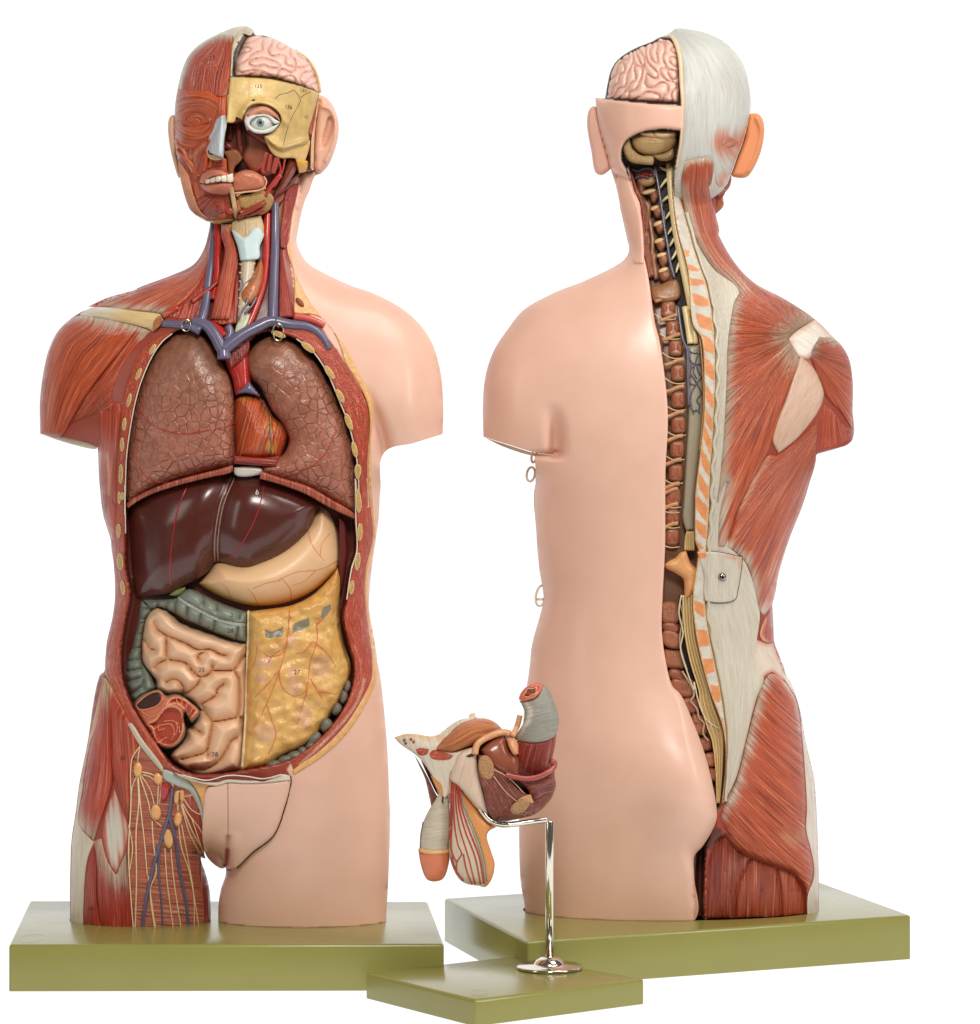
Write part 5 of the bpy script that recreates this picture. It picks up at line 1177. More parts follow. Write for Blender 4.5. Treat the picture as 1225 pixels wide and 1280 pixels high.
# buttock muscle
gl_out = GL('502,130 545,15 580,-10 650,40 702,130 724,260 736,400 748,560 752,660 748,770 772,870 786,960 780,1030 755,1104 738,1050 690,984 590,942 480,902 400,852 345,780 320,695 400,525 450,330')
def glu_f(x, y):
    X = (x-820)/.25; Y = (y-840)/.25
    a = np.radians(34 + 16*smooth(100, 500, Y) - 6*smooth(600, 900, Y)); 
    w = X*.62 + 60*np.sin((X-320)/430*math.pi*.5)
    return ((Y*.80 - w)*.25, (X*.8 + Y*.6)*.25)
bk('buttock_muscle', gl_out, glu_f, 3, (6, 6), lin(200, 94, 56), ten=[(GL('320,695 400,525 450,330 502,130 545,15'), 13, FAS), (GL('652,40 704,130 724,260'), 5, lin(214, 180, 160)), (GL('748,770 700,830 650,800'), 10, lin(206, 130, 92))], bulge=9, R=45., zc=ZT, extra=lambda x, y, d: -8*np.exp(-((x-890)/18)**2)*smooth(960, 1005, y))
bk('thigh_band', GL('600,-30 652,0 692,80 722,180 746,320 791,520 804,700 813,950 814,1220 756,1220 757,1104 786,1020 788,950 772,870 749,770 753,660 737,400 724,260 704,130 652,40'), f_dir(86), 1.5, (3, 4), lin(216, 206, 192), 'pale_fibre', zc=ZT)
for nm, s, cc in (('thigh_muscle', '345,785 400,856 480,905 440,990 405,1080 390,1230 240,1230 243,1000 258,905 300,820', lin(158, 66, 44)), ('thigh_muscle', '478,905 592,945 606,1000 620,1080 626,1230 388,1230 405,1080 440,990', lin(176, 78, 48)), ('thigh_muscle', '594,948 690,988 736,1050 754,1106 754,1230 628,1230 622,1080 608,1000', lin(190, 90, 56))):
    bk(nm, GL(s), f_dir(92), .5, (6, 6), cc, base=lambda x, y: BODY2(x, y) - 13, bulge=4, zc=ZT)
for a, b in ((357, 982), (375, 1082), (533, 1075), (683, 1075), (678, 388)):
    X, Y = GL(f'{a},{b}')[0]; number(K, '81', X, Y, 4.5, lambda x, y: BODY2(x, y) + 8)
# cut skin rim along the spine
rimc = cat(BN('60,240 78,310 112,460 152,560 162,800 202,1000'), ); rimd = cat(BN('72,310 90,340 125,430 172,560 182,800 205,900 212,1000'))
bk('cut_neck_muscle', ribbon(rimc, rimd), f_dir(80), -2, (2, 2), lin(160, 76, 50), 'cut')
# ---------------- vertebrae, cord and nerves in the groove
gz = lambda off: (lambda x, y: BODY2(x, y) - 26 + off)
tubes(K, 'spine_groove_muscle', [(BN('150,420 180,600 190,800 215,1000'), 5, 6)], gz(6), 'cut', lin(128, 70, 46))  # brown muscle strip low in the neck groove
vs = [(BN, 200, 350, 52, 60, 0), (BN, 200, 410, 50, 30, 0)] 
cerv = [(235, 500, 26, 36), (258, 592, 30, 34), (272, 690, 30, 34), (278, 800, 30, 34), (292, 895, 30, 36), (300, 990, 36, 30)]
for a, b, rx, ry in cerv:
    X, Y = BN(f'{a},{b}')[0]; blob(K, 'neck_vertebra', X, Y, rx*.203, ry*.203*1.15, float(BODY2(X, Y)) - 14, 8, 'bone', lin(150, 98, 66), jitter=.08)
for a, b, w, r_ in ((203, 472, 46, -14), (238, 572, 28, -25), (258, 668, 30, -25), (264, 775, 30, -22), (280, 862, 32, -15), (290, 955, 32, -22)):
    X, Y = BN(f'{a},{b}')[0]; sheet(K, 'vertebra_process', ell(X, Y, w*.203, 15*.203, r_, 12), dome(3, 5), lambda x, y: BODY2(x, y) - 10, 8, 1.2, 'bone', lin(226, 190, 140))
tubes(K, 'neck_muscle_strip', [(BN('175,540 200,560 190,700 200,800'), 4, 3), (BN('205,640 225,760 222,900'), 3.4, 3), (BN('230,860 240,960 250,1010'), 4, 3)], gz(8), 'pale_fibre', lin(160, 110, 76))
sheet(K, 'neck_bone_block', BN('225,1065 280,1040 360,1010 385,1030 398,1080 390,1130 340,1150 280,1155 225,1140'), dome(7, 8), lambda x, y: BODY2(x, y) - 16, 10, 1.6, 'bone', lin(152, 106, 70))
sheet(K, 'atlas_bone', BN('110,330 160,312 235,320 245,360 240,420 200,440 145,435 120,390'), dome(6, 7), lambda x, y: BODY2(x, y) - 18, 10, 1.6, 'bone', lin(176, 134, 92))
tubes(K, 'neck_vein_web', [(BN('95,330 130,345 170,330 225,335 240,380'), 1.6, 1.3), (BN('240,320 262,440 280,560 300,700 318,800 332,900 360,1000'), 1.6, 1.4), (BN('120,390 150,375 200,385'), 1.2, 1), (S1('185,0 195,80 215,200 240,260 245,400 250,600'), 1.4, 1.2)], lambda x, y: BODY2(x, y) - 8, 'gloss', lin(104, 98, 116))
tubes(K, 'neck_artery', [(BN('150,380 185,350 215,372 228,360'), 1.8, 1.6), (BN('185,340 190,380'), 1.2, 1.2)], lambda x, y: BODY2(x, y) - 8, 'gloss', lin(170, 50, 42))
thor = [(S1, 125, 12), (S1, 155, 132), (S1, 172, 250), (S1, 186, 405), (S1, 188, 570), (S1, 188, 725), (S1, 180, 875), (S1, 172, 1020), (S1, 160, 1168), (S2, 150, 20), (S2, 152, 112), (S2, 150, 232)]
for i, (fn, a, b) in enumerate(thor):
    X, Y = fn(f'{a},{b}')[0]
    a_ = np.linspace(0, 2*math.pi, 16, endpoint=False); o_ = np.stack([X + 9.2*np.sign(np.cos(a_))*np.abs(np.cos(a_))**.6, Y + 12.0*np.sign(np.sin(a_))*np.abs(np.sin(a_))**.6], 1)
    vb = sheet(K, 'vertebra', o_, dome(6, 8), lambda x, y: BODY2(x, y) - 19, 8, 1.3, 'bone', lin(154, 102, 72))
    for s in (-1, 1): blob(K, 'vertebra_facet', X + s*3.6, Y + .5, 3.2, 6.5, float(BODY2(X, Y)) - 12, 2.2, 'sponge', lin(178, 98, 66), seg=16, parent=vb)
    tubes(K, 'spinal_nerve', [(np.array([[X-17, Y+6], [X-10, Y+11], [X-2, Y+13.5], [X+9, Y+12.5]]), .9, .7)], lambda x, y: BODY2(x, y) - 10.5, 'plain', lin(196, 170, 128), parent=vb)
    tubes(K, 'rib_root', [(np.array([[X-17, Y-9.5], [X-9, Y-12], [X, Y-16], [X+7, Y-17]]), 2.4, 2.8)], lambda x, y: BODY2(x, y) - 12, 'bone', lin(190, 136, 92), parent=vb)
def sq_(X, Y, rx, ry):
    a_ = np.linspace(0, 2*math.pi, 18, endpoint=False); c_, s_ = np.cos(a_), np.sin(a_)
    u = rx*np.sign(c_)*np.abs(c_)**.55; v = ry*np.sign(s_)*np.abs(s_)**.6
    return np.stack([X + u, Y + v + u*.16 + 1.2*np.sin(3*a_ + X)], 1)
lumb = [(S2, 135, 700, 46, 62), (S2, 142, 790, 44, 30), (S2, 145, 860, 46, 50), (S2, 160, 985, 50, 55), (S2, 175, 1080, 40, 30), (S2, 210, 1155, 56, 45), (GL, 150, 62, 40, 42), (GL, 172, 152, 36, 36), (GL, 212, 225, 26, 30), (GL, 220, 268, 28, 30), (GL, 246, 345, 26, 30), (GL, 270, 425, 24, 34), (GL, 290, 500, 20, 34)]
for i, (fn, a, b, rx, ry) in enumerate(lumb):
    X, Y = fn(f'{a},{b}')[0]; k = .2033 if fn is S2 else .25
    sheet(K, 'lumbar_vertebra', sq_(X, Y, rx*k*1.3, ry*k*1.12), dome(6, 9), lambda x, y: BODY2(x, y) - 18, 10, 1.5, 'bone' if i % 3 != 0 else 'sponge', lin(*[(170, 110, 76), (146, 84, 60), (160, 100, 70)][i % 3]))
tubes(K, 'lumbar_ridge', [(GL('130,-20 180,60 190,100 170,130 205,170 215,215 240,240 235,290 262,330'), 1.5, 1.2), (S2('195,640 215,720 195,860 210,960 240,1050'), 1.2, 1.2)], lambda x, y: BODY2(x, y) - 8, 'plain', lin(170, 146, 118))
# cord with the fan of nerve roots in the neck
CORD = lin(226, 204, 150)
tubes(K, 'spinal_cord', [(BN('330,285 335,400 350,560 372,720 405,880 440,1050 470,1200'), 4.6, 5.6), (S1('228,0 246,110 262,225'), 4.4, 4.4), (S1('262,0 280,110 294,225'), 3.2, 3.4)], lambda x, y: BODY2(x, y) - 9, 'plain', CORD)
for a in ('330,345 290,330 268,318', '335,375 300,410 270,450', '345,490 310,510 282,535', '352,580 325,610 305,640', '362,670 335,710 318,735', '372,745 350,775 330,808', '382,820 362,860 342,890', '398,900 380,935 370,970'):
    tubes(K, 'nerve_root', [(BN(a), 2.6, 1.0)], lambda x, y: BODY2(x, y) - 10, 'plain', lin(232, 212, 162))
tubes(K, 'cord_edge', [(cat(BN('372,560 395,720 440,930 462,1100 480,1280'), S1('300,120 322,220 340,450 340,650 318,880')), 1.0, .9)], lambda x, y: BODY2(x, y) - 4, 'plain', lin(204, 146, 84))
sheet(K, 'black_canal', cat(BN('250,280 330,330 340,700 400,960 430,1280'), S1('240,225 215,200 195,80 185,0'), BN('370,1100 350,980 310,800 300,600 270,440')), lambda x, y, d: 1. + 0*x, lambda x, y: BODY2(x, y) - 21, 4, 2, 'dark', lin(30, 24, 20))
sheet(K, 'cord_sleeve', cat(S1('230,232 320,225 335,450 338,660 318,880 292,1130 285,1290'), S2('288,60 285,195 235,200 212,120'), S1('218,1200 235,900 248,660 245,450 240,260')), dome(7, 7), lambda x, y: BODY2(x, y) - 15, 8, 1.8, 'plain', lin(166, 156, 132))
net = [S1(a) for a in ('240,262 290,285 322,270', '250,250 262,330 300,352 330,345', '320,265 300,310 290,350', '268,330 262,410 250,440', '300,352 310,400 330,420', '330,345 328,420 300,470', '262,410 300,470 330,530', '300,470 270,520 258,570', '250,440 262,470 290,480', '330,530 300,575 318,600', '258,570 270,620 280,660', '318,600 310,635 285,640', '310,635 318,655', '322,270 330,345', '262,330 285,355 268,380', '290,350 280,400 300,440', '250,590 275,640 300,632')]
tubes(K, 'vein_net', [(a, 1.0, .8) for a in net], lambda x, y: BODY2(x, y) - 7.5, 'gloss', lin(84, 80, 96), sides=7)
for i in range(5):
    tubes(K, 'cord_strand', [(S2(f'{228+i*13},{315} {234+i*11},{230} {244+i*8},{198}'), 1.4, 1.2)], lambda x, y: BODY2(x, y) - 7, 'plain', lin(206-10*(i % 2), 172-10*(i % 2), 112))
ce_ = []
for i in range(11):
    t = i/10.
    ce_.append((cat(S2(f'{215+t*58},{590} {218+t*60},{700} {232+t*56},{850} {262+t*62},{1000} {315+t*64},{1180}'), GL(f'{222+t*60},{140} {258+t*66},{262} {282+t*52},{330} {300+t*30},{480} {304+t*14},{640}')), 1.05, .6))
for i, c_ in enumerate(ce_): tubes(K, 'horsetail_nerve', [c_], lambda x, y: BODY2(x, y) - 6 - 1.6*(i % 3), 'plain', lin(*[(220, 188, 130), (204, 170, 112), (230, 202, 150)][i % 3]), step=3, sides=8)
tubes(K, 'loose_nerve', [(cat(S2('205,590 190,700 215,820 200,920 240,1060 285,1180'), GL('190,30 215,140 255,225 320,270')), 1.0, .9)], lambda x, y: BODY2(x, y) - 6, 'plain', lin(212, 196, 160))
sheet(K, 'black_canal', cat(S2('190,590 215,600 212,800 240,950 300,1100 360,1280 280,1280 250,1100 200,940 205,780')), lambda x, y, d: 1. + 0*x, lambda x, y: BODY2(x, y) - 16, 4, 2, 'dark', lin(26, 22, 18))
# ---------------- removable vertebra block with its cover plate
rV = empty('vertebra_block', wpos(872, 715, 3.04), 'removable lumbar vertebra with pale square cover plate and one screw, set into the spine', 'vertebra')
VB = Model(3.14, rV)
def vb_h(x, y, d): return 4 + 9*dome(9, 1)(x, y, d)
sheet(VB, 'vertebra', S2('104,405 130,380 165,362 200,328 235,318 262,390 285,412 320,440 335,480 332,545 315,572 288,575 262,600 240,612 225,590 222,530 214,490 180,462 140,440 112,425'), vb_h, lambda x, y: BODY2(x, y) - 12, 14, 1.6, 'bone', lin(216, 154, 98))
plate = S2('300,324 430,326 580,357 575,420 552,560 532,618 440,637 352,626 340,560 345,470 325,400')
def plate_c(x, y, d):
    c = np.tile(FAS*.95, (len(x), 1)); k = inside(x, y, spline(S2('300,324 360,326 355,360 318,370'), True, 1.)); c[k] = lin(218, 142, 88)
    t = smooth(7, 2, dist(x, y, spline(S2('500,345 580,357 575,400'), False, 1.)))[:, None]; return c*(1-t*.5) + t*.5*lin(206, 130, 96)
PLT = sheet(VB, 'cover_plate', plate, lambda x, y, d: 6 + edge(1.5, 1.5)(x, y, d) + 2.6*np.exp(-(dist(x, y, spline(S2('390,340 370,430 382,560 360,620'), False, 1.))/5)**2), BODY2, 22, 1.8, 'pale_fibre', plate_c, f_dir(88))
tubes(VB, 'plate_gap', [(plate, .75, .75)], lambda x, y: BODY2(x, y) + 3.6, 'dark', lin(34, 26, 20), closed=True, parent=PLT)
X, Y = S2('455,478')[0]; hz = float(BODY2(X, Y))
blob(VB, 'screw', X, Y, 5.4, 5.0, hz + 6.5, 4, 'metal', lin(150, 146, 136), seg=20, parent=PLT)
sheet(VB, 'screw_slot', ell(X+.4, Y+.4, 2.6, 2.4, 0, 10), lambda x, y, d: .4+0*x, hz + 10.3, 1.0, 1., 'dark', lin(20, 18, 16), parent=PLT)

hol = spline(BH('258,800 268,720 310,672 400,637 500,627 615,637 600,700 575,800 560,900 540,1060 380,1100 340,1010 300,900'), True, 2.)
brn = spline(BH('112,452 165,455 184,350 200,290 240,230 330,170 440,125 480,103 540,110 580,160 600,280 606,400 600,497 450,488 300,474'), True, 2.)
def hk_h(x, y, d):
    h = HEADK(x, y); i = inside(x, y, hol); h = h*(1 - (.42 + .5*smooth(182, 212, y))*np.where(i, smooth(0, 4, dist(x, y, hol)), 0)); i = inside(x, y, brn)
    return h*(1 - .2*np.where(i, smooth(0, 4, dist(x, y, brn)), 0))
def hk_c(x, y, d):
    c = np.tile(lin(204, 200, 182), (len(x), 1)).astype(float); c[inside(x, y, hol)] = lin(58, 38, 26); c[inside(x, y, brn)] = lin(70, 52, 42); return c
sheet(K, 'head_shell', HOUT2, hk_h, HKZ, 0, 2.6, 'pale_fibre', hk_c, f_dir(88), closed_back=lambda x, y, d: HKZ - .9*HEADK(x, y), rings=(.5, 1.2, 2.4, 4))
def kh(name, s, fib=None, off=2., roll=(4, 3), col=MUS, m='muscle', ten=None, extra=None, step=1.8, thick=14, base=None):
    return bk(name, BH(s) if isinstance(s, str) else s, fib, off, roll, col, m, ten, 0, step, thick, base or KB, extra=extra)
scal = '526,92 572,54 640,58 730,75 830,120 910,190 960,270 990,380 999,480 990,560 962,680 932,760 897,850 860,950 815,968 790,930 785,850 765,790 640,815 610,850 600,1000 572,1000 575,850 600,700 614,490 610,380 592,210 560,130'
kh('scalp_fascia', scal, f_between(BH('560,90 600,210 615,490 585,850'), BH('640,58 830,120 990,380 960,680'), 90), 3, (5, 4), lin(198, 199, 192), 'pale_fibre', ten=[(BH('850,710 900,720 940,700'), 20, lin(198, 122, 94)), (BH('840,900 830,955'), 9, lin(206, 140, 110))])
kh('scalp_rim', '526,95 545,88 585,135 604,210 616,380 618,495 606,700 580,850 568,850 592,690 600,497 592,380 580,215 552,125', f_dir(92), 4.5, (2, 2), lin(226, 196, 160), 'plain')
kh('back_head_muscle', '840,668 870,640 900,660 950,690 930,730 880,755 830,740 795,728', f_fan(*BH('760,780')[0], 80), 3.2, (7, 2), lin(200, 122, 94), ten=[(BH('795,728 840,668 870,640 905,660'), 6, lin(214, 196, 180))])
for q in ():
    pass
bandf = '110,450 200,462 300,474 450,487 617,497 611,637 500,626 400,637 312,672 268,722 256,800 300,900 340,1010 372,1110 388,1290 390,1400 330,1400 300,1290 268,1150 230,960 190,835 150,690 122,560'
def band_base(x, y):
    t = smooth(215, 290, y); return HKf(x, y)*(1-t) + BODY2(x, y)*t
kh('head_skin_band', bandf, None, 4, (4, 5), lin(232, 184, 162), 'skin', base=lambda x, y: np.maximum(np.maximum(band_base(x, y), BODY2(x, y) + 2), 4), thick=30)
sheet(K, 'ear', BH('116,505 90,500 68,535 64,620 88,760 108,872 140,893 172,880 200,845 180,750 140,580'), dome(6, 11), 0, 12, 1.6, 'skin', lin(230, 180, 160))
sheet(K, 'ear', BH('985,552 1035,539 1068,575 1076,650 1056,760 1012,860 972,905 905,905 885,890 925,780 962,680'), lambda x, y, d: 10*dome(7, 1)(x, y, d) + 3*np.exp(-(dist(x, y, spline(BH('1035,560 1062,650 1040,760 990,870'), False, 1.))/3)**2), 0, 12, 1.6, 'skin', lin(222, 140, 92))
sheet(K, 'cheek', BH('880,880 890,905 878,960 842,1010 845,1060 832,1085 795,1118 785,1000 800,950'), dome(6, 8), -14, 14, 1.8, 'muscle', lin(204, 112, 64), f_dir(60))
kh('jaw_muscle', '765,960 800,965 865,945 850,1000 838,1020 800,1110 790,1060', f_dir(95), -12, (4, 4), lin(178, 84, 60))
# cerebellum and cut skull base in the opening
lowk = lambda x, y: HEADK(x, y)*.6 + HKZ
CBL = BH('312,690 335,655 400,640 570,640 578,690 552,738 500,765 440,778 380,772 335,740')
sheet(K, 'cerebellum', CBL, lambda x, y, d: 16*dome(18, 1)(x, y, d) - 1.2*np.abs(np.sin((y - .0025*(x-816)**2)*.9)), lowk, 10, 1.3, 'bone', lin(186, 154, 102))
sheet(K, 'hind_brain', BH('345,645 400,632 572,632 575,668 520,695 450,690 380,672'), lambda x, y, d: 20*dome(9, 1)(x, y, d) - 3*np.exp(-(dist(x, y, spline(BH('440,640 450,670 480,690'), False, 1.))/1.5)**2), lowk, 10, 1.5, 'gut', lin(214, 178, 132))
sheet(K, 'brain_stem', BH('430,775 500,765 555,735 560,790 520,810 470,805'), dome(8, 9), lowk, 10, 1.6, 'plain', lin(170, 140, 96))
sheet(K, 'cut_skull_base', BH('262,720 285,665 310,690 325,740 375,778 440,782 448,810 440,835 380,830 320,820 285,790'), dome(4, 12), lowk, 10, 1.4, 'sponge', lin(206, 176, 122))
bo2 = BH('165,462 184,350 200,290 240,230 330,170 440,125 480,103 545,116 578,155 592,250 598,400 592,490 450,485 300,472')
brain('b', 3.14, bo2, 'pink folded brain half seen from behind above a band of skin', lambda x, y: HEADK(x, y)*.97 + HKZ - 8, 57, col=lin(230, 190, 172))
# ================================================================== chrome stand and the small pelvis model it carries
PE = lambda s: P('PEL', s)
dS = float(FPX*(HC-ZS)/(1207-CY))
base = wpos(687, 1207, dS)
rS = empty('chrome_stand', (base[0], base[1], ZS), 'chrome rod stand with round foot and bent arm holding up the small pelvis model', 'stand')
ST = Model(dS, rS)
def lathe(name, prof, m, col, parent, seg=48):
    V = []; FF = []
    for r, z in prof:
        for j in range(seg): a = 2*math.pi*j/seg; V.append((r*math.cos(a), r*math.sin(a), z))
    for i in range(len(prof)-1):
        for j in range(seg): FF.append((i*seg+j, i*seg+(j+1) % seg, (i+1)*seg+(j+1) % seg, (i+1)*seg+j))
    return link(name, np.array(V), FF, m, parent, col)
CH = lin(226, 220, 206)
lathe('foot_disc', [(0, .0005), (.0305, .0005), (.0312, .0015), (.0306, .0028), (.029, .0034), (.015, .0042), (.0145, .0052), (.0125, .0085), (.009, .0108), (.0055, .0116), (0, .0118)], 'metal', CH, rS)
topz = float(HC + (CY - (840 + 862*.2109))*dS/FPX) - ZS
lathe('upright_rod', [(0, .01), (.0040, .01), (.0040, topz - .001), (.0036, topz), (0, topz)], 'metal', CH, rS, 24)
X0, Y0 = PE('967,860')[0]
tubes(ST, 'bent_arm', [(PE('968,858 880,868 780,882 690,886 630,865 585,815 545,750 508,690'), 3.6, 3.4, [0, 6, 14, 24, 28, 30, 30, 30])], 0, 'metal', CH, step=2, sides=16)
# ---------------- pelvis model
rM = empty('pelvis_model', wpos(610, 960, dS), 'small cutaway anatomical model of male pelvic organs held on the chrome rod', 'anatomical model')
Q = Model(dS, rM)
PZ = Field(PE('60,370 130,345 200,345 350,330 440,265 520,250 600,252 720,330 800,320 1030,330 1020,520 1015,660 980,745 900,822 800,852 640,880 600,960 655,1120 640,1210 600,1258 540,1250 470,1235 400,1100 380,1000 300,800 240,600 180,480'), .62)
PB = lambda x, y: PZ(x, y)
def pv(name, s, fib=None, off=0., roll=(4, 4), col=MUS, m='muscle', hgt=0., R=14., thick=12, extra=None, step=1.5, ten=None, base=None, parent=None, holes=()):
    pts = PE(s) if isinstance(s, str) else s
    def cf(x, y, d):
        c = np.asarray(col(x, y, d)) if callable(col) else np.tile(np.asarray(col, float), (len(x), 1))
        return tendon(c, x, y, ten, fib)
    tp = lambda x, y, d: off + edge(*roll)(x, y, d) + hgt*np.sqrt(np.clip(1-(1-np.clip(d/R, 0, 1))**2, 0, 1)) + (extra(x, y, d) if extra else 0)
    return sheet(Q, name, pts, tp, base or PB, thick, step, m, cf, fib, parent, holes=holes)
core = PE('190,440 300,440 440,400 540,380 620,360 730,360 800,400 1000,500 1010,600 1010,660 975,745 900,820 800,850 640,872 600,800 560,600 480,520 400,560 380,720 330,720 280,640')
sheet(Q, 'pelvis_core', core, lambda x, y, d: np.maximum(PB(x, y) - 10, 1)*1.0, 0, 0, 2.0, 'plain', lin(96, 46, 36), closed_back=lambda x, y, d: -.7*PB(x, y) - 1)
nz = lin(226, 214, 192)
pv('belly_wall', '60,370 130,348 200,350 280,362 350,338 440,272 520,252 545,262 450,310 370,370 312,440 420,452 470,440 540,425 562,470 480,500 412,560 392,600 385,700 360,735 335,745 300,640 262,560 195,480 100,412', f_dir(75), 4, (3, 4), nz, 'pale_fibre', thick=18, ten=[(PE('60,370 130,350 200,352 260,370'), 8, lin(226, 190, 150)), (PE('320,360 400,430'), 8, lin(222, 184, 150))])
for s, cc in (('188,440 220,432 266,440 252,470 205,472', lin(196, 84, 56)), ('272,462 298,443 345,455 412,476 385,500 310,502 276,488', lin(200, 84, 54))):
    pv('cut_belly_muscle', s, f_dir(0), 6, (2, 2), cc, 'cut')
for a, b in ((120, 385), (175, 395), (128, 405), (160, 380)):
    X, Y = PE(f'{a},{b}')[0]; blob(Q, 'cut_vessel', X, Y, 1.8, 1.8, float(PB(X, Y)) + 5, 1.2, 'gloss', lin(150, 50, 40) if a > 150 else lin(90, 70, 60), seg=12)
pv('side_muscle', '178,470 205,510 262,610 300,690 330,742 282,785 272,740 245,620 210,540', f_between(PE('180,475 280,780'), PE('262,590 330,740'), 12), -2, (3, 3), lin(124, 48, 42))
pv('fat_strip', '275,590 335,640 352,690 345,735 320,690 295,640', None, 5, (2, 2), lin(224, 150, 80), 'fat')
# bladder
pv('bladder', '308,442 370,362 440,292 520,260 600,256 662,282 712,332 650,362 560,400 480,432 400,456', f_between(PE('370,362 520,260 662,282'), PE('400,456 560,400 700,340'), 40), 2, (3, 3), lin(214, 134, 76), hgt=14, R=16)
pv('bladder_tip', '505,258 508,232 540,222 545,255', None, 2, (2, 2), lin(226, 204, 170), 'plain')
pv('peritoneal_rim', '318,362 345,335 440,268 520,250 560,250 450,292 372,362 340,380', f_dir(-35), 1, (2, 2), lin(222, 214, 200), 'pale_fibre')
# seminal gland, inner bladder wall, ducts
pv('inner_wall', '572,440 640,378 722,352 745,450 792,482 800,600 700,590 640,545 600,500', f_dir(60), 4, (4, 4), lin(142, 76, 52), 'gloss', hgt=8, R=14)
tubes(Q, 'sperm_duct', [(PE('540,470 545,430 562,400 620,365 700,340 748,348'), 4.2, 4.4)], lambda x, y: PB(x, y) + 12, 'plain', lin(220, 158, 112))
tubes(Q, 'ureter', [(PE('806,238 790,300 760,362'), 3.4, 3.6)], lambda x, y: PB(x, y) + 12, 'plain', lin(222, 164, 118))
pv('gland_bulb', '725,380 760,370 792,400 798,468 770,475 740,430', None, 12, (3, 3), lin(214, 148, 104), 'plain', hgt=6, R=6)
pv('pubic_bone', '440,470 480,440 535,425 550,460 556,560 590,700 625,840 560,800 490,720 440,660 392,620 400,570 420,510', f_dir(100), 5, (4, 4), lin(222, 196, 172), 'pale_fibre', hgt=5, R=10)
pv('bone_gap', '486,480 520,462 546,448 540,470 505,488', None, 11.5, (1, 1), lin(60, 36, 26), 'dark')
# rectum
RX = Field(PE('775,420 800,150 840,70 900,40 950,48 992,110 1022,190 1037,260 1020,360 1000,480 975,620 740,620 740,500'), .75)
rb = lambda x, y: RX(x, y) + 6
GRYR = lin(150, 148, 136)
def rect_top(x, y, d): return 0*x
rec = pv('rectum', '800,152 836,150 900,130 940,60 946,50 965,70 992,112 1022,190 1037,262 1022,352 965,390 880,402 790,388 768,370 822,290 832,222 816,175', f_dir(-15), 0, (3, 3), GRYR, 'pale_fibre', base=rb, thick=24, ten=[(PE('830,150 868,220 820,330 790,375'), 4.5, lin(206, 200, 184))])
pv('rectum_opening', '798,142 808,110 840,72 900,44 938,50 940,75 905,125 850,150 815,152', None, 5, (2, 2), lin(214, 112, 84), 'plain', base=rb, thick=14, extra=lambda x, y, d: -2.5*smooth(3, 6, d))
pv('lumen', '830,120 850,90 885,75 905,80 890,105 855,125', None, 4.5, (2, 2), lin(150, 80, 56), 'sponge', base=rb, thick=3)
tubes(Q, 'lumen_fold', [(PE('826,122 842,100 850,80 880,82 908,68 900,95 905,108 870,118 855,132'), .6, .6)], lambda x, y: rb(x, y) + 5, 'plain', lin(228, 170, 140), closed=True)
pv('rectum_muscle', '788,388 880,402 965,390 1022,352 1012,430 990,520 978,590 900,605 790,600 742,560 760,480', f_between(PE('788,390 760,480 745,560'), PE('1020,352 990,520 975,580'), 52), -1, (3, 3), lin(158, 58, 46), base=rb, thick=20)
# pelvic floor bowl
BW = lambda x, y: PB(x, y) + 2
pv('pelvic_floor_muscle', '700,575 760,602 860,616 940,598 1000,555 1012,600 1018,662 982,745 900,822 800,852 700,870 640,872 800,720 880,740 830,660', f_between(PE('700,580 860,616 1005,560'), PE('660,870 800,852 980,745'), 46), 4, (4, 4), lin(140, 60, 50), base=BW, hgt=10, R=14)
tubes(Q, 'bowl_rim', [(PE('720,590 780,606 860,614 940,594 1005,548 1012,520 990,508'), 3.2, 3.8)], lambda x, y: BW(x, y) + 16, 'gloss', lin(168, 76, 64))
obt = '560,475 600,478 640,535 720,590 790,672 850,706 882,750 832,812 740,850 650,868 612,800 592,700 562,600'
pv('cut_hip_muscle', obt, f_dir(55), 10, (3, 3), lin(136, 66, 54), 'cut', base=BW)
pv('cut_hip_bone', ell(*PE('606,548')[0], 46*.2109, 74*.2109, -12), None, 12, (2, 2), lin(196, 148, 100), 'sponge', base=BW)
pv('cut_hip_bone', ell(*PE('806,782')[0], 62*.2109, 38*.2109, -28), None, 14, (2, 2), lin(204, 160, 112), 'sponge', base=BW)
pv('cut_fat', '820,720 870,705 885,745 898,762 850,790 790,830 745,850 720,850 740,800 780,750', None, 11, (2, 2), lin(206, 164, 108), 'fat', base=BW)
tubes(Q, 'muscle_sheath', [(PE('650,600 720,690 800,760'), .7, .6), (PE('650,560 740,610 830,700'), .7, .6)], lambda x, y: BW(x, y) + 11, 'plain', lin(206, 170, 140))
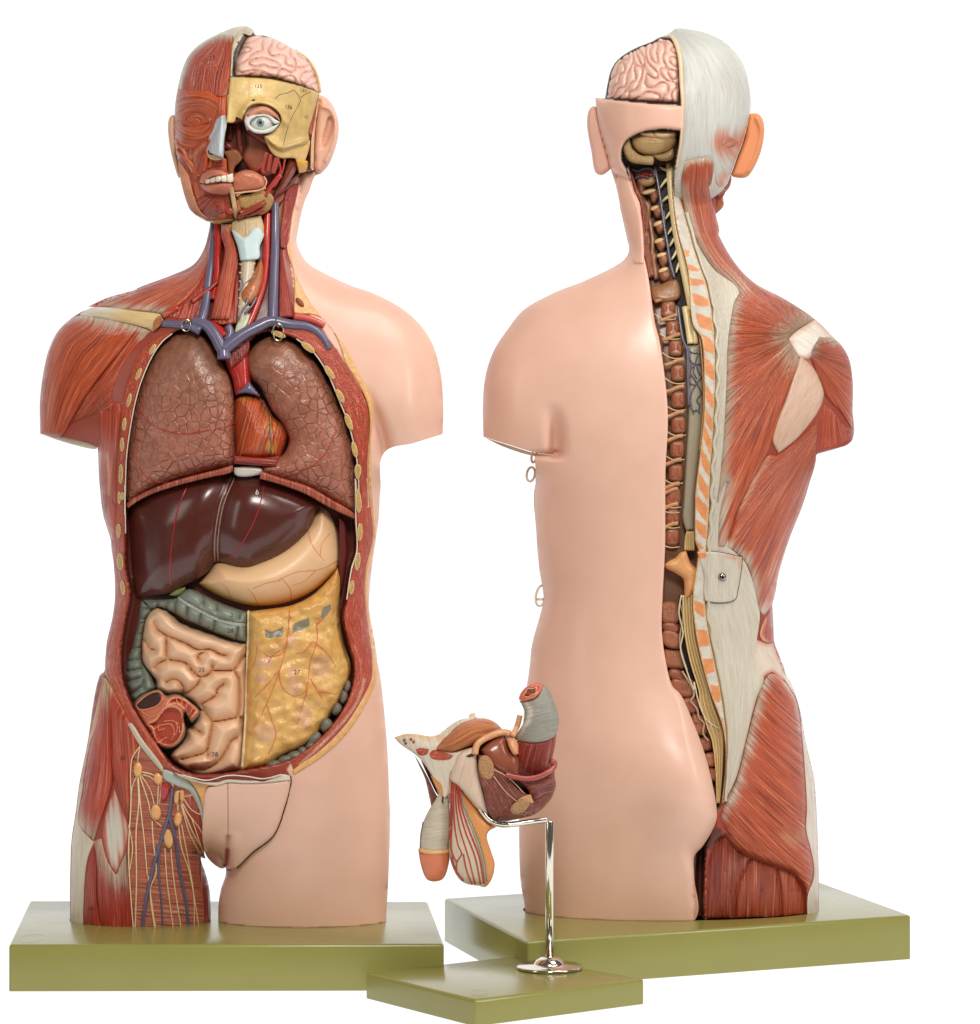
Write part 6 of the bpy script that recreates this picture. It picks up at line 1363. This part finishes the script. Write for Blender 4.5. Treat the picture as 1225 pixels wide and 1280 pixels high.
# cord, cut sac and shaft
SX = Field(PE('395,560 470,600 500,700 580,830 650,890 612,960 655,1110 642,1205 600,1258 540,1252 480,1236 430,1190 390,1085 384,950 396,800 374,700 380,620'), .62)
sb = lambda x, y: SX(x, y) + 22
pv('fat_wall', '425,650 500,708 560,790 640,888 668,900 622,925 610,962 640,1060 656,1120 640,1205 600,1256 565,1245 560,1150 560,1000 500,900 445,780', None, 0, (4, 5), lin(222, 146, 84), 'plain', base=sb, thick=22)
pv('spermatic_cord', '396,598 445,640 462,700 490,800 545,940 590,1080 606,1200 598,1256 560,1250 482,1236 432,1192 390,1085 384,950 394,800 376,700 382,630', f_dir(85), 1, (4, 5), lin(214, 198, 170), 'pale_fibre', base=sb, thick=22, hgt=4, R=12)
strp = ['400,610 398,760 400,900 395,1000 405,1060 432,1110', '412,620 412,780 420,900 440,1010 460,1060 432,1110 430,1180', '424,632 428,780 452,920 500,1080 540,1240', '436,645 444,780 480,920 540,1080 572,1240', '448,660 460,780 505,920 565,1080 592,1235', '392,700 396,800 388,980', '470,1060 490,1160 520,1238', '400,1080 420,1150 470,1220']
tubes(Q, 'cord_vessel', [(PE(a), 1.3, 1.1) for a in strp[:3]] + [(PE(a), 1.4, 1.2) for a in strp[3:]], lambda x, y: sb(x, y) + 4.2, 'gloss', lin(172, 66, 54), step=2, sides=8)
tubes(Q, 'cord_layer', [(PE(a), .9, .9) for a in ('455,690 480,800 530,940 580,1090 600,1230', '462,720 492,810 545,930 596,1090 612,1220')], lambda x, y: sb(x, y) + 3.4, 'plain', lin(150, 144, 120), step=2, sides=8)
AXF = Field(PE('310,660 385,660 392,770 395,850 394,920 385,1060 388,1100 362,1200 325,1225 265,1222 232,1185 204,1050 214,950 232,860 270,785'), .85)
ab = lambda x, y: AXF(x, y) + 14
pv('shaft', '330,700 372,690 385,740 388,780 390,820 394,905 382,1042 300,1046 216,1040 214,950 234,868 272,790 305,740', f_dir(-4), 0, (2, 2), lin(196, 186, 164), 'pale_fibre', base=ab, thick=26)
tubes(Q, 'shaft_collar', [(PE('214,1036 260,1050 320,1053 382,1044'), 3.0, 3.0)], lambda x, y: ab(x, y) - 1.5, 'plain', lin(224, 170, 110))
pv('shaft_tip', '204,1042 230,1056 320,1060 384,1052 388,1095 362,1190 328,1220 266,1218 238,1185 215,1110', None, 1, (2, 2), lin(214, 122, 84), 'plain', base=ab, thick=26)
tubes(Q, 'shaft_vein', [(PE('232,870 218,960 214,1040'), .8, .7)], lambda x, y: ab(x, y), 'gloss', lin(110, 90, 80))
tubes(Q, 'duct_end', [(PE('350,720 346,745 352,758'), 1.2, 1.0)], lambda x, y: ab(x, y) + 2, 'gloss', lin(70, 46, 40))
